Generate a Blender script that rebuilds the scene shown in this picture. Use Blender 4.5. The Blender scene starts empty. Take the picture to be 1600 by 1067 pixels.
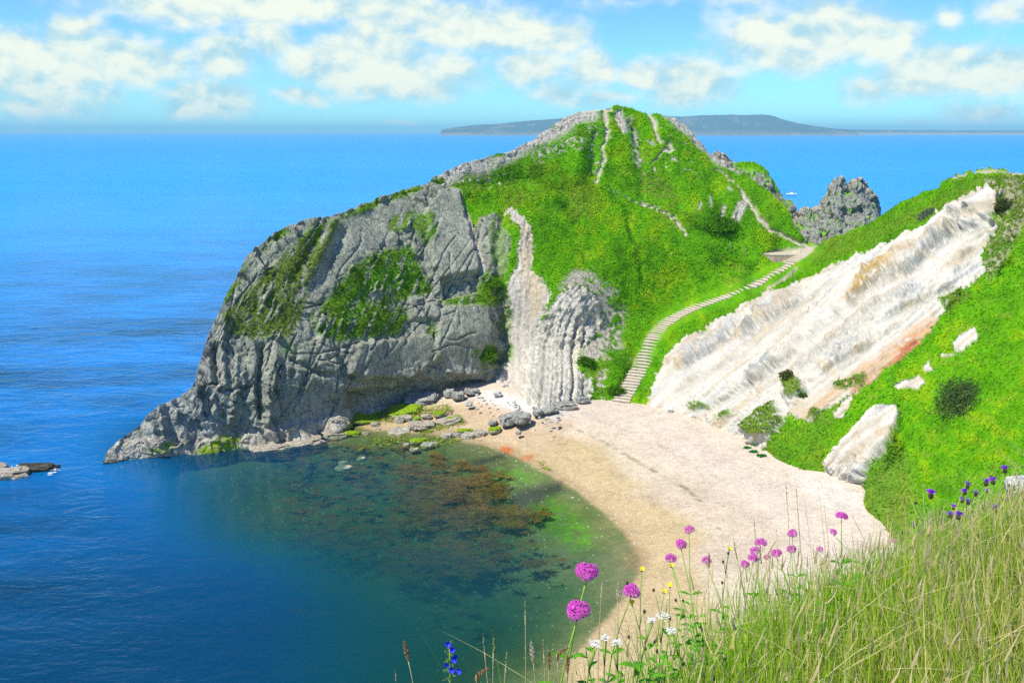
import bpy, math, random
import numpy as np
from mathutils import Vector
random.seed(7)
RNG = np.random.default_rng(7)
scene = bpy.context.scene
COL = scene.collection

# ------------------------------------------------------------------ camera
H, FPX, CX, CY, W0 = 40.0, 1443.0, 800.0, 533.5, 1600.0
PITCH = math.atan((CY - 206.0) / FPX)
CP, SP = math.cos(PITCH), math.sin(PITCH)

def ray(px, py):
    """direction through a photo pixel, scaled so that one unit is one metre of camera depth"""
    a = (np.asarray(px, float) - CX) / FPX
    b = (CY - np.asarray(py, float)) / FPX
    return a, b * SP + CP, b * CP - SP

def at_t(px, py, t):
    x, y, z = ray(px, py)
    return np.stack([x * t, y * t, H + z * t], -1)

def at_z(px, py, z):
    x, y, dz = ray(px, py)
    t = (z - H) / dz
    return np.stack([x * t, y * t, H + dz * t], -1)

def at_y(px, py, Y):
    x, y, dz = ray(px, py)
    return at_t(px, py, Y / y)

def proj(P):
    d = P[..., 1] * CP - (P[..., 2] - H) * SP
    u = P[..., 1] * SP + (P[..., 2] - H) * CP
    d = np.where(np.abs(d) < 1e-6, 1e-6, d)
    return CX + FPX * P[..., 0] / d, CY - FPX * u / d, d

# ------------------------------------------------------------------ noise
_perm = np.random.default_rng(3).permutation(256).astype(np.int64)
_perm = np.concatenate([_perm, _perm, _perm])
_grad = np.random.default_rng(4).normal(size=(256, 3))
_grad /= np.linalg.norm(_grad, axis=1)[:, None]

def perlin(p):
    p = np.asarray(p, float)
    sh = p.shape[:-1]
    p = p.reshape(-1, 3)
    i = np.floor(p).astype(np.int64)
    f = p - i
    i &= 255
    u = f * f * f * (f * (f * 6 - 15) + 10)
    out = np.zeros(len(p))
    for dx in (0, 1):
        wx = u[:, 0] if dx else 1 - u[:, 0]
        for dy in (0, 1):
            wy = u[:, 1] if dy else 1 - u[:, 1]
            for dz in (0, 1):
                wz = u[:, 2] if dz else 1 - u[:, 2]
                h = _perm[_perm[_perm[(i[:, 0] + dx) & 255] + ((i[:, 1] + dy) & 255)] + ((i[:, 2] + dz) & 255)]
                g = _grad[h]
                out += wx * wy * wz * ((f[:, 0] - dx) * g[:, 0] + (f[:, 1] - dy) * g[:, 1] + (f[:, 2] - dz) * g[:, 2])
    return (out * 1.5).reshape(sh)

def fbm(p, octaves=4, gain=0.5, ridged=False):
    p = np.asarray(p, float)
    s, a, n = 0.0, 1.0, 0.0
    for k in range(octaves):
        v = perlin(p * (2.03 ** k) + 17.3 * k)
        if ridged:
            v = 1 - 2 * np.abs(v)
        s = s + a * v
        n += a
        a *= gain
    return s / n

def worley(p, full=False):
    """F1, F2 and a random value per cell"""
    p = np.asarray(p, float)
    sh = p.shape[:-1]
    p = p.reshape(-1, 3)
    i = np.floor(p).astype(np.int64)
    f = p - i
    F1 = np.full(len(p), 9.0); F2 = np.full(len(p), 9.0); C = np.zeros(len(p), np.int64); DV = np.zeros((len(p), 3))
    for dx in (-1, 0, 1):
        for dy in (-1, 0, 1):
            for dz in (-1, 0, 1):
                h = _perm[_perm[_perm[(i[:, 0] + dx) & 255] + ((i[:, 1] + dy) & 255)] + ((i[:, 2] + dz) & 255)]
                q = np.stack([dx + _RND[h, 0] - f[:, 0], dy + _RND[h, 1] - f[:, 1], dz + _RND[h, 2] - f[:, 2]], -1)
                d = np.sqrt((q * q).sum(1))
                m = d < F1
                if full: DV[m] = q[m]
                F2 = np.where(m, F1, np.minimum(F2, d))
                C = np.where(m, h, C)
                F1 = np.where(m, d, F1)
    if full:
        return F1.reshape(sh), F2.reshape(sh), ((_RND[C] - .5) * DV).sum(-1).reshape(sh)
    return F1.reshape(sh), F2.reshape(sh), _RND[C, 0].reshape(sh)
_RND = np.random.default_rng(5).random((256, 3))

def sstep(a, b, x):
    t = np.clip((x - a) / (b - a), 0, 1)
    return t * t * (3 - 2 * t)

def lerp(a, b, t):
    return a + (b - a) * t

# ------------------------------------------------------------------ plane geometry
def seg_dist(X, Y, poly, closed=False):
    pts = list(poly) + ([poly[0]] if closed else [])
    d = np.full(X.shape, 1e9)
    for (x0, y0), (x1, y1) in zip(pts[:-1], pts[1:]):
        dx, dy = x1 - x0, y1 - y0
        L = dx * dx + dy * dy + 1e-9
        t = np.clip(((X - x0) * dx + (Y - y0) * dy) / L, 0, 1)
        d = np.minimum(d, np.hypot(X - x0 - t * dx, Y - y0 - t * dy))
    return d

def inside(X, Y, poly):
    r = np.zeros(X.shape, bool)
    n = len(poly)
    for i in range(n):
        x0, y0 = poly[i]; x1, y1 = poly[(i + 1) % n]
        if y0 == y1:
            continue
        c = ((y0 > Y) != (y1 > Y)) & (X < (x1 - x0) * (Y - y0) / (y1 - y0) + x0)
        r ^= c
    return r

def poly_mask(X, Y, poly, soft=4.0):
    """1 inside, 0 outside, blended over soft"""
    xs = [p[0] for p in poly]; ys = [p[1] for p in poly]
    out = np.zeros(X.shape)
    b = (X > min(xs) - soft) & (X < max(xs) + soft) & (Y > min(ys) - soft) & (Y < max(ys) + soft)
    if not b.any():
        return out
    x, y = X[b], Y[b]
    d = seg_dist(x, y, poly, True)
    d = np.where(inside(x, y, poly), d, -d)
    out[b] = sstep(-soft, soft, d)
    return out

def line_mask(X, Y, poly, width, soft=None):
    soft = soft or width * 0.6
    xs = [p[0] for p in poly]; ys = [p[1] for p in poly]
    m = width + soft
    out = np.zeros(X.shape)
    b = (X > min(xs) - m) & (X < max(xs) + m) & (Y > min(ys) - m) & (Y < max(ys) + m)
    if b.any():
        out[b] = 1 - sstep(width - soft, width + soft, seg_dist(X[b], Y[b], poly))
    return out

def line_gauss(X, Y, poly, width):
    xs = [p[0] for p in poly]; ys = [p[1] for p in poly]
    m = width * 3
    out = np.zeros(X.shape)
    b = (X > min(xs) - m) & (X < max(xs) + m) & (Y > min(ys) - m) & (Y < max(ys) + m)
    if b.any():
        out[b] = np.exp(-(seg_dist(X[b], Y[b], poly) / width) ** 2)
    return out

def tps(pts, vals, Q, lam=1e-6, scale=100.0):
    """thin plate spline through pts (n,2), evaluated at Q (m,2)"""
    P = np.asarray(pts, float) / scale
    Q = np.asarray(Q, float) / scale
    n = len(P)
    def U(a, b):
        d2 = ((a[:, None] - b[None]) ** 2).sum(-1)
        return 0.5 * d2 * np.log(d2 + 1e-12)
    A = np.zeros((n + 3, n + 3))
    A[:n, :n] = U(P, P) + lam * np.eye(n)
    A[:n, n] = 1; A[:n, n + 1:] = P
    A[n:, :n] = A[:n, n:].T
    w = np.linalg.solve(A, np.concatenate([np.asarray(vals, float), np.zeros(3)]))
    out = np.empty(len(Q))
    for s in range(0, len(Q), 40000):
        q = Q[s:s + 40000]
        out[s:s + 40000] = U(q, P) @ w[:n] + w[n] + q @ w[n + 1:]
    return out

# ------------------------------------------------------------------ meshes
def mesh_np(name, V, F, mat=None, attrs=None, smooth=True, matidx=None):
    """V (n,3); F (m,k) with k = 3 or 4, or a list of such arrays"""
    Fs = F if isinstance(F, list) else [F]
    me = bpy.data.meshes.new(name)
    V = np.asarray(V, np.float32)
    me.vertices.add(len(V))
    me.vertices.foreach_set('co', V.ravel())
    nl = sum(f.size for f in Fs); npoly = sum(len(f) for f in Fs)
    me.loops.add(nl)
    me.loops.foreach_set('vertex_index', np.concatenate([f.ravel() for f in Fs]).astype(np.int32))
    me.polygons.add(npoly)
    sizes = np.concatenate([np.full(len(f), f.shape[1]) for f in Fs])
    me.polygons.foreach_set('loop_start', np.concatenate([[0], np.cumsum(sizes)[:-1]]).astype(np.int32))
    me.polygons.foreach_set('use_smooth', np.full(npoly, smooth, bool))
    me.update(calc_edges=True)
    me.validate()
    for k, v in (attrs or {}).items():
        v = np.asarray(v, np.float32)
        if v.ndim == 2:
            a = me.attributes.new(k, 'FLOAT_COLOR', 'POINT')
            if v.shape[1] == 3:
                v = np.concatenate([v, np.ones((len(v), 1), np.float32)], 1)
            a.data.foreach_set('color', v.ravel())
        else:
            a = me.attributes.new(k, 'FLOAT', 'POINT')
            a.data.foreach_set('value', v)
    for m in (mat if isinstance(mat, (list, tuple)) else [mat]):
        if m:
            me.materials.append(m)
    if matidx is not None:
        me.polygons.foreach_set('material_index', np.asarray(matidx, np.int32))
    return me

def link(name, me, parent=None, loc=None):
    o = bpy.data.objects.new(name, me)
    COL.objects.link(o)
    if parent:
        o.parent = parent
    if loc is not None:
        o.location = loc
    return o

def tag(o, label=None, cat=None, group=None, kind=None):
    if label: o['label'] = label
    if cat: o['category'] = cat
    if group: o['group'] = group
    if kind: o['kind'] = kind
    return o

def empty(name, loc=(0, 0, 0), rz=0):
    o = bpy.data.objects.new(name, None)
    COL.objects.link(o)
    o.location = loc; o.rotation_euler = (0, 0, rz)
    o.empty_display_size = 0.2
    return o

def grid_faces(nc, nr):
    i = np.arange(nc - 1)[:, None] * nr + np.arange(nr - 1)[None]
    i = i.ravel()
    return np.stack([i, i + 1, i + nr + 1, i + nr], -1)

# ------------------------------------------------------------------ materials
class NT:
    def __init__(self, name, nt=None):
        if nt is None:
            self.m = bpy.data.materials.new(name); self.m.use_nodes = True
            self.t = self.m.node_tree; self.t.nodes.clear()
        else:
            self.t = nt; self.t.nodes.clear()
    def n(self, typ, ins=None, **kw):
        nd = self.t.nodes.new(typ)
        for k, v in kw.items():
            setattr(nd, k, v)
        for k, v in (ins or {}).items():
            s = nd.inputs[k]
            if isinstance(v, bpy.types.NodeSocket):
                self.t.links.new(v, s)
            elif isinstance(v, bpy.types.Node):
                self.t.links.new(v.outputs[0], s)
            else:
                s.default_value = v
        return nd
    def math(self, op, a, b=None, c=None, clamp=False):
        ins = {0: a}
        if b is not None: ins[1] = b
        if c is not None: ins[2] = c
        return self.n('ShaderNodeMath', ins, operation=op, use_clamp=clamp).outputs[0]
    def vmath(self, op, a, b=None, scale=None):
        ins = {0: a}
        if b is not None: ins[1] = b
        if scale is not None: ins['Scale'] = scale
        nd = self.n('ShaderNodeVectorMath', ins, operation=op)
        return nd.outputs['Value'] if op in ('LENGTH', 'DOT_PRODUCT', 'DISTANCE') else nd.outputs[0]
    def mix(self, fac, a, b, blend='MIX'):
        nd = self.t.nodes.new('ShaderNodeMix'); nd.data_type = 'RGBA'; nd.blend_type = blend
        for k, v in ((0, fac), (6, a), (7, b)):
            s = nd.inputs[k]
            if isinstance(v, bpy.types.NodeSocket): self.t.links.new(v, s)
            else: s.default_value = v if not isinstance(v, tuple) or len(v) == 4 else (*v, 1)
        return nd.outputs[2]
    def maprange(self, v, a, b, c=0.0, d=1.0, smooth=True):
        return self.n('ShaderNodeMapRange', {0: v, 1: a, 2: b, 3: c, 4: d}, interpolation_type='SMOOTHSTEP' if smooth else 'LINEAR').outputs[0]
    def noise(self, vec, scale, detail=4, rough=0.55, dist=0.0):
        return self.n('ShaderNodeTexNoise', {'Vector': vec, 'Scale': scale, 'Detail': detail, 'Roughness': rough, 'Distortion': dist}).outputs[0]
    def attr(self, name):
        return self.n('ShaderNodeAttribute', attribute_name=name)
    def out(self, surf):
        self.n('ShaderNodeOutputMaterial', {'Surface': surf})
        return self.m

def simple_mat(name, color, rough=0.7, var=0.25, scale=20.0, spec=0.25, trans=0.0):
    """one colour with a procedural mottle"""
    t = NT(name)
    tc = t.n('ShaderNodeTexCoord').outputs['Object']
    nz = t.noise(tc, scale, 4)
    f = t.maprange(nz, 0.3, 0.7, 1 - var, 1 + var, smooth=False)
    c = t.vmath('SCALE', (*color, ), scale=f) if False else t.mix(1.0, (*color, 1), t.n('ShaderNodeCombineColor', {0: f, 1: f, 2: f}).outputs[0], 'MULTIPLY')
    b = t.n('ShaderNodeBsdfPrincipled', {'Base Color': c, 'Roughness': rough, 'Specular IOR Level': spec})
    bump = t.n('ShaderNodeBump', {'Height': nz, 'Strength': 0.3, 'Distance': 0.5 / scale})
    t.t.links.new(bump.outputs[0], b.inputs['Normal'])
    sh = b.outputs[0]
    if trans > 0:
        tr = t.n('ShaderNodeBsdfTranslucent', {'Color': c})
        sh = t.n('ShaderNodeMixShader', {0: trans, 1: sh, 2: tr.outputs[0]}).outputs[0]
    return t.out(sh)

def attr_mat(name, rough=0.7, spec=0.2, trans=0.0, attr='Col'):
    t = NT(name)
    c = t.attr(attr).outputs['Color']
    b = t.n('ShaderNodeBsdfPrincipled', {'Base Color': c, 'Roughness': rough, 'Specular IOR Level': spec})
    sh = b.outputs[0]
    if trans > 0:
        tr = t.n('ShaderNodeBsdfTranslucent', {'Color': c})
        sh = t.n('ShaderNodeMixShader', {0: trans, 1: sh, 2: tr.outputs[0]}).outputs[0]
    return t.out(sh)
# ------------------------------------------------------------------ the land
GRASS = (0.125, 0.375, 0.002); GRASS_D = (0.050, 0.185, 0.002); GRASS_Y = (0.225, 0.43, 0.004); DRYG = (0.17, 0.19, 0.05)
ROCK = (0.345, 0.355, 0.26); ROCK_LIT = (0.43, 0.42, 0.36); CHALK = (0.62, 0.575, 0.465); SCREE = (0.42, 0.36, 0.28)
ORANGE = (0.52, 0.29, 0.12); RED = (0.42, 0.15, 0.07); OCHRE = (0.40, 0.26, 0.07); ALGAE = (0.26, 0.40, 0.015); PATH = (0.52, 0.45, 0.33)
CHALKG = (0.33, 0.35, 0.33); BROWN = (0.16, 0.12, 0.045)

TOP = [(160, 724), (168, 706), (185, 688), (200, 678), (215, 665), (235, 645), (250, 633), (270, 624), (290, 612), (302, 602),
       (306, 590), (312, 566), (318, 548), (324, 525), (333, 505), (345, 482), (352, 462), (362, 446), (375, 420), (385, 402), (400, 388), (425, 368),
       (450, 352), (475, 344), (500, 340), (535, 333), (560, 322), (600, 307), (640, 293), (665, 288), (680, 275), (700, 266),
       (740, 251), (775, 242), (800, 236), (830, 220), (850, 206), (880, 186), (905, 174), (925, 171), (945, 170), (960, 166),
       (985, 169), (1005, 178), (1030, 180), (1055, 186), (1075, 200), (1090, 219), (1105, 235), (1118, 247), (1140, 258),
       (1160, 270), (1185, 288), (1210, 305), (1230, 326), (1240, 350), (1252, 368), (1265, 380), (1280, 383), (1300, 374),
       (1330, 362), (1365, 346), (1385, 332), (1410, 317), (1435, 303), (1455, 296), (1465, 292), (1470, 285), (1490, 275),
       (1515, 268), (1545, 265), (1570, 266), (1600, 270), (1680, 285), (1760, 305)]
BOT = [(160, 724), (168, 722), (240, 714), (330, 708), (420, 696), (480, 688), (525, 677), (545, 668), (570, 655), (640, 636), (700, 620), (750, 606),
       (780, 603), (800, 612), (840, 640), (880, 634), (905, 628), (930, 622), (970, 630), (1020, 634), (1060, 644), (1120, 667),
       (1180, 694), (1230, 724), (1290, 737), (1340, 752), (1352, 790), (1375, 815), (1400, 842), (1500, 920), (1600, 960), (1760, 1030)]

def rslope(px, py):
    """t where a pixel meets the right-hand hillside plane"""
    a, y, dz = ray(px, py)
    return (3 - 0.83 * 36 - 40) / (dz - 0.83 * a)

STAIR = [(970, 628, 2.3), (985, 601, 3.7), (1000, 575, 5.2), (1012, 550, 6.8), (1022, 530, 8.2), (1035, 508, 9.5), (1056, 495, 10.4),
         (1080, 483, 11.3), (1110, 472, 12.3), (1140, 462, 13.2), (1172, 449, 14.6), (1200, 435, 16.0), (1222, 423, 17.2), (1245, 408, 18.6), (1268, 389, 19.8)]

CTRL = []
def cz(px, py, z):
    a, y, dz = ray(px, py); CTRL.append((px, py, (z - H) / dz))
def cy_(px, py, Y):
    a, y, dz = ray(px, py); CTRL.append((px, py, Y / y))
def cr(px, py):
    CTRL.append((px, py, rslope(px, py)))
for a in [(160, 724, 0), (240, 714, 0), (330, 708, 0), (420, 696, 0), (480, 688, 0), (525, 677, 0.1), (570, 655, .6), (640, 636, 1.0),
          (300, 690, 1.5), (370, 678, 1.7), (440, 668, 1.8), (500, 655, 1.8), (560, 642, 1.7),
          (640, 622, 2), (700, 614, 2), (760, 602, 2), (840, 640, 2.6), (905, 628, 2.3), (940, 622, 2.4), (970, 630, 2.2),
          (1020, 634, 2.3), (1060, 644, 2.4), (1120, 667, 2.4), (1180, 694, 2.5), (1230, 724, 2.5), (1290, 737, 2.8), (1340, 752, 3), (1352, 790, 3), (1400, 842, 3)]:
    cz(*a)
    CTRL.append((a[0], a[1] + 28, CTRL[-1][2] * 1.0))
for a in STAIR:
    cz(*a)
for a in [(200, 690, 110.5), (200, 679, 110.8), (240, 670, 110.6), (240, 641, 111.2), (300, 640, 112), (300, 604, 113), (345, 600, 114.5), (345, 540, 117), (345, 483, 119),
          (400, 600, 115.5), (400, 500, 120), (400, 390, 125), (450, 620, 117.5), (450, 500, 121.5), (450, 352, 128), (545, 600, 122.6), (545, 560, 123.2), (545, 450, 128), (545, 330, 137),
          (640, 590, 130), (640, 480, 134), (650, 380, 140), (660, 290, 150), (690, 272, 154), (780, 241, 163), (850, 206, 170), (900, 175, 175), (960, 166, 177), (1010, 178, 178),
          (1060, 189, 178), (1118, 247, 176), (1185, 288, 172), (1228, 326, 168.5), (1250, 366, 165), (1275, 383, 163.5), (740, 520, 136), (720, 400, 142), (750, 350, 148.5),
          (790, 590, 136.8), (800, 500, 139.5), (810, 360, 148), (850, 470, 138.4), (870, 430, 142), (850, 560, 134.2), (905, 540, 135.6), (905, 480, 138.5), (900, 590, 129.6),
          (950, 500, 143), (960, 560, 135.5), (1000, 470, 150), (1000, 380, 159), (950, 300, 166), (1100, 400, 161), (1150, 330, 167), (1200, 390, 163.5),
          (1000, 230, 173), (900, 250, 167), (800, 300, 158), (880, 380, 151), (1180, 405, 161), (1225, 398, 163.5), (1180, 440, 158)]:
    cy_(*a)
for a in [(1060, 540, 8.6), (1035, 590, 5.0), (1130, 503, 11.6), (1200, 470, 15), (1100, 590, 7.0)]:
    cz(*a)
for a in [(1300, 415, 138), (1400, 370, 130), (1500, 320, 125), (1552, 290, 121), (1330, 362, 155), (1410, 317, 148), (1470, 287, 141), (1550, 265, 133), (1600, 269, 131)]:
    cy_(*a)
for a in [(1510, 600), (1600, 420), (1600, 600), (1500, 760), (1400, 790), (1560, 520), (1450, 640), (1500, 920), (1600, 900), (1600, 960), (1740, 400), (1740, 700), (1740, 900)]:
    cr(*a)

NCOL, NROW = 960, 380
def noise1(x, s, seed):
    return fbm(np.stack([x / s, np.full_like(x, seed), np.zeros_like(x)], -1), 4)

def interp_poly(poly, x):
    return np.interp(x, [p[0] for p in poly], [p[1] for p in poly])

def skirt(P0, n=26, reach=46.0):
    """rows that carry a silhouette row P0 (nc,3) over the crest and down its far side"""
    d = P0 - np.array([0, 0, H])
    h = d[:, :2] / np.linalg.norm(d[:, :2], axis=1)[:, None]
    sl = d[:, 2] / np.linalg.norm(d[:, :2], axis=1)
    rows = []
    for k in range(1, n + 1):
        s = reach * (k / n) ** 1.8
        z = P0[:, 2] + s * np.minimum(sl, 0.05) - 0.10 * s - 0.035 * s * s
        rows.append(np.stack([P0[:, 0] + h[:, 0] * s, P0[:, 1] + h[:, 1] * s, np.maximum(z, -5)], -1))
    return np.stack(rows[::-1], 1)

def sheet_normals(P):
    du = np.gradient(P, axis=0); dv = np.gradient(P, axis=1)
    n = np.cross(du, dv)
    n /= np.linalg.norm(n, axis=-1)[..., None] + 1e-9
    return n

def rock_disp(P, cell=(2.6, 2.6, 4.6), lean=0.35, amp=1.0):
    """blocky, jointed limestone: offset per block, open joints, rough faces"""
    Q = np.stack([(P[..., 0] + lean * P[..., 2]) / cell[0], P[..., 1] / cell[1], P[..., 2] / cell[2]], -1)
    Q = Q + 0.22 * np.stack([perlin(P / 1.7 + 3), perlin(P / 1.7 + 9), perlin(P / 1.7 + 31)], -1)
    F1, F2, C = worley(Q)
    e = F2 - F1
    d = (C - 0.5) * 0.85 * sstep(0.0, 0.13, e) - 0.42 * np.exp(-(e / 0.05) ** 2)
    F1, F2, C2 = worley(Q * 2.7 + 5)
    e2 = F2 - F1
    d += (C2 - 0.5) * 0.30 * sstep(0, 0.16, e2) - 0.13 * np.exp(-(e2 / 0.07) ** 2)
    d += 0.30 * fbm(P / 5.5, 3) + 0.07 * fbm(P / 0.8, 3, 0.6)
    W_ = np.stack([perlin(P / 1.1 + 3), perlin(P / 1.1 + 9), perlin(P / 1.1 + 31)], -1)
    for k_, a_ in ((2.8, 1.15), (1.0, .45)):
        F1, F2, tl = worley(np.stack([P[..., 0] + lean * P[..., 2], P[..., 1], P[..., 2] * .7], -1) / k_ + .2 * W_, True)
        d += a_ * k_ * tl * sstep(0, .10, F2 - F1)
    return amp * d

px1 = np.linspace(160, 1760, NCOL)
jag = noise1(px1, 14, 1.3) * 4.0 * (1 - sstep(690, 760, px1) * (1 - sstep(860, 700, px1)))
rocky_top = np.interp(px1, [160, 330, 420, 560, 680, 700, 900, 940, 1040, 1060, 1150, 1180, 1240, 1300, 1760], [1, 1, .5, .35, .6, .9, .9, .5, .4, .9, .9, .25, .4, .25, .25])
top1 = interp_poly(TOP, px1) + noise1(px1, 12, 1.3) * 5.0 * rocky_top
bot1 = np.maximum(interp_poly(BOT, px1) + 22 * sstep(160, 230, px1), top1 + 1)
v = np.linspace(0, 1, NROW)
PX = np.repeat(px1[:, None], NROW, 1)
PY = top1[:, None] + (bot1 - top1)[:, None] * v[None]
C_ = np.array(CTRL)
inv = tps(C_[:, :2], 1.0 / C_[:, 2], np.stack([PX.ravel(), PY.ravel()], -1), lam=2e-7).reshape(PX.shape)
T = 1.0 / np.clip(inv, 1 / 260.0, 1 / 55.0)
PF = at_t(PX, PY, T)
NF = sheet_normals(PF)
s = np.sign((NF * (np.array([0, 0, H]) - PF)).sum(-1)); s[s == 0] = 1
flip = 1 if s.mean() > 0 else -1
# smooth the base normals a little so sculpting pushes outwards evenly
WX = PX + 9 * fbm(np.stack([PX / 34, PY / 34, 0 * PX], -1), 4); WY = PY + 9 * fbm(np.stack([PX / 34, PY / 34, 0 * PX + 7.7], -1), 4)
WX2 = PX + 3.5 * perlin(np.stack([PX / 9, PY / 9, 0 * PX], -1)); WY2 = PY + 3.5 * perlin(np.stack([PX / 9, PY / 9, 0 * PX + 4], -1))
n_f = fbm(np.stack([PX / 6, PY / 6, 0 * PX], -1), 4)          # fine mottling
n_m = fbm(np.stack([PX / 28, PY / 28, 0 * PX + 3], -1), 4)
n_l = fbm(np.stack([PX / 90, PY / 90, 0 * PX + 9], -1), 3)

ROCK_POLY = [(60, 800), (60, 700), (240, 600), (300, 540), (325, 460), (375, 385), (450, 338), (545, 318), (660, 280), (697, 280), (712, 300),
             (742, 360), (752, 340), (783, 335), (795, 380), (786, 430), (800, 520), (792, 596), (770, 620), (640, 660), (500, 760), (60, 800)]
SCREE_POLY = [(792, 480), (798, 425), (808, 400), (812, 362), (790, 330), (798, 322), (830, 352), (836, 390), (830, 420), (850, 440), (858, 468),
              (845, 500), (838, 560), (828, 612), (842, 650), (780, 650), (772, 603), (795, 560)]
STRATA_POLY = [(848, 494), (868, 466), (892, 446), (915, 448), (938, 472), (944, 505), (925, 528), (903, 548), (905, 580), (926, 600), (922, 650), (830, 650), (812, 620), (820, 550)]
WHITE_POLY = [(1010, 640), (1020, 600), (1040, 564), (1066, 536), (1130, 498), (1200, 466), (1230, 455), (1300, 418), (1370, 391), (1440, 360), (1490, 325),
              (1545, 290), (1562, 300), (1545, 340), (1560, 348), (1532, 400), (1540, 430), (1500, 460), (1466, 500), (1442, 530), (1400, 566), (1350, 606),
              (1310, 632), (1288, 642), (1268, 660), (1232, 645), (1222, 670), (1180, 720), (1060, 690)]

rockm = poly_mask(WX, WY, ROCK_POLY, 3)
ridge_rock = np.maximum.reduce([line_mask(WX, WY, [(690, 279), (780, 246), (850, 212), (905, 182), (925, 176)], 14, 9) * sstep(-.25, .1, n_m + .1),
                                line_mask(WX, WY, [(1045, 182), (1090, 214), (1118, 244), (1150, 262)], 9, 5),
                                line_mask(WX, WY, [(985, 188), (992, 215), (996, 255)], 6, 4) * sstep(-.1, .2, n_f + .1),
                                line_mask(WX, WY, [(968, 180), (975, 200)], 7, 4),
                                line_mask(WX, WY, [(925, 240), (930, 200)], 5, 4) * sstep(0, .2, n_f),
                                line_mask(WX, WY, [(840, 245), (890, 222), (905, 226)], 9, 7) * sstep(-.1, .2, n_f), line_mask(WX, WY, [(920, 205), (928, 240), (935, 262)], 8, 7) * sstep(.02, .25, n_f), line_mask(WX, WY, [(700, 300), (740, 285), (790, 280)], 12, 10) * sstep(.12, .3, n_f), line_mask(WX, WY, [(1010, 260), (1060, 265), (1090, 275)], 12, 9) * sstep(.2, .36, n_f), line_mask(WX, WY, [(1030, 195), (1060, 215), (1090, 245)], 8, 7) * sstep(.2, .36, n_f), line_mask(PX, PY, [(1164, 316), (1158, 330), (1150, 345)], 5, 2),
                                line_mask(PX, PY, [(1148, 340), (1156, 318)], 4, 3), line_mask(PX, PY, [(1129, 335), (1132, 322)], 3, 2), line_mask(PX, PY, [(1108, 325), (1112, 305)], 2.4, 2),
                                line_mask(PX, PY, [(1090, 330), (1093, 322)], 2.4, 2), line_mask(PX, PY, [(1138, 294), (1141, 297)], 2.4, 2),
                                line_mask(PX, PY, [(1050, 247), (1056, 252)], 2.4, 2), line_mask(PX, PY, [(1016, 222), (1020, 226)], 3, 2)])
def ragged(poly, soft, k=.9):
    return sstep(.38, .62, poly_mask(WX, WY, poly, soft) + k * n_f)
scree = ragged(SCREE_POLY, 9)
strata = ragged(STRATA_POLY, 10)
white = ragged(WHITE_POLY, 9, .8)
for pg in ([(1308, 760), (1286, 722), (1330, 682), (1360, 645), (1400, 637), (1410, 655), (1398, 690), (1378, 715), (1344, 762)],
           [(1398, 604), (1440, 585), (1447, 600), (1428, 612), (1402, 612)], [(1488, 536), (1505, 520), (1523, 514), (1527, 526), (1507, 550), (1490, 549)],
           [(1445, 573), (1456, 566), (1458, 582), (1450, 582)], [(1470, 554), (1498, 554), (1470, 560)], [(1306, 645), (1318, 628), (1332, 622), (1320, 650), (1306, 656)]):
    white = np.maximum(white, ragged(pg, 5, .5))
# streaks that run down the chalk slope
sx, sy = -0.80, 0.60
A1 = (PX * sx + PY * sy); A2 = (-PX * sy + PY * sx)
streak = fbm(np.stack([A1 / 150, A2 / 11, 0 * PX], -1), 4)
streak2 = fbm(np.stack([A1 / 60, A2 / 4.5, 0 * PX + 5], -1), 3)
crag = np.maximum.reduce([poly_mask(WX, WY, p, 7) for p in (
    [(1060, 570), (1075, 552), (1120, 528), (1150, 520), (1120, 545), (1078, 572)],
    [(1165, 515), (1195, 485), (1230, 468), (1215, 490), (1170, 522)],
    [(1430, 405), (1450, 375), (1490, 350), (1530, 345), (1520, 362), (1475, 385), (1450, 410), (1425, 430), (1410, 430)],
    [(1390, 465), (1425, 445), (1445, 452), (1440, 468), (1400, 478), (1380, 490)],
    [(1170, 585), (1205, 560), (1215, 570), (1180, 600)], [(1290, 560), (1330, 530), (1350, 530), (1300, 575)])])
scrub = poly_mask(WX, WY, [(870, 452), (895, 424), (925, 424), (960, 452), (978, 490), (970, 530), (975, 560), (1000, 570), (985, 610), (960, 630), (925, 628), (905, 590), (905, 550), (935, 510), (930, 465)], 8)
scrub_r = scrub * sstep(-0.16, 0.12, .55 * n_f + 0.8 * n_m + .05 - .3 * poly_mask(WX, WY, [(940, 560), (1010, 540), (1000, 600), (960, 640), (925, 640), (905, 590)], 12))
grass_on_rock = np.zeros_like(PX)
for pg, k in (([(350, 492), (400, 440), (440, 398), (480, 358), (532, 342), (506, 400), (482, 440), (472, 500), (455, 526), (400, 532), (352, 522)], .95),
              ([(487, 492), (520, 460), (545, 420), (590, 392), (640, 384), (660, 420), (682, 455), (650, 463), (622, 470), (602, 482), (640, 492), (622, 522), (560, 527), (520, 532), (490, 512)], 1.0),
              ([(606, 340), (650, 328), (677, 343), (682, 372), (665, 378), (640, 356), (610, 362)], .9),
              ([(690, 466), (745, 457), (752, 426), (790, 425), (797, 470), (760, 482), (700, 477)], 1.0),
              ([(736, 542), (765, 535), (787, 546), (782, 570), (750, 572)], 1.0),
              ([(615, 475), (632, 480), (630, 520), (612, 522)], .9), ([(668, 500), (680, 505), (676, 525), (666, 522)], .9),
              ([(760, 340), (775, 330), (800, 345), (800, 410), (785, 430), (770, 400)], .7), ([(785, 480), (800, 480), (800, 560), (785, 560)], .7),
              ([(440, 540), (455, 528), (460, 545), (440, 560)], .6)):
    m = poly_mask(WX, WY, pg, 6) * k
    lean_n = fbm(np.stack([(PX + .45 * PY) / 9, PY / 40, 0 * PX + 2], -1), 4)
    grass_on_rock = np.maximum(grass_on_rock, m * sstep(-.34, .02, lean_n + 0.35 * n_f))
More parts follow.
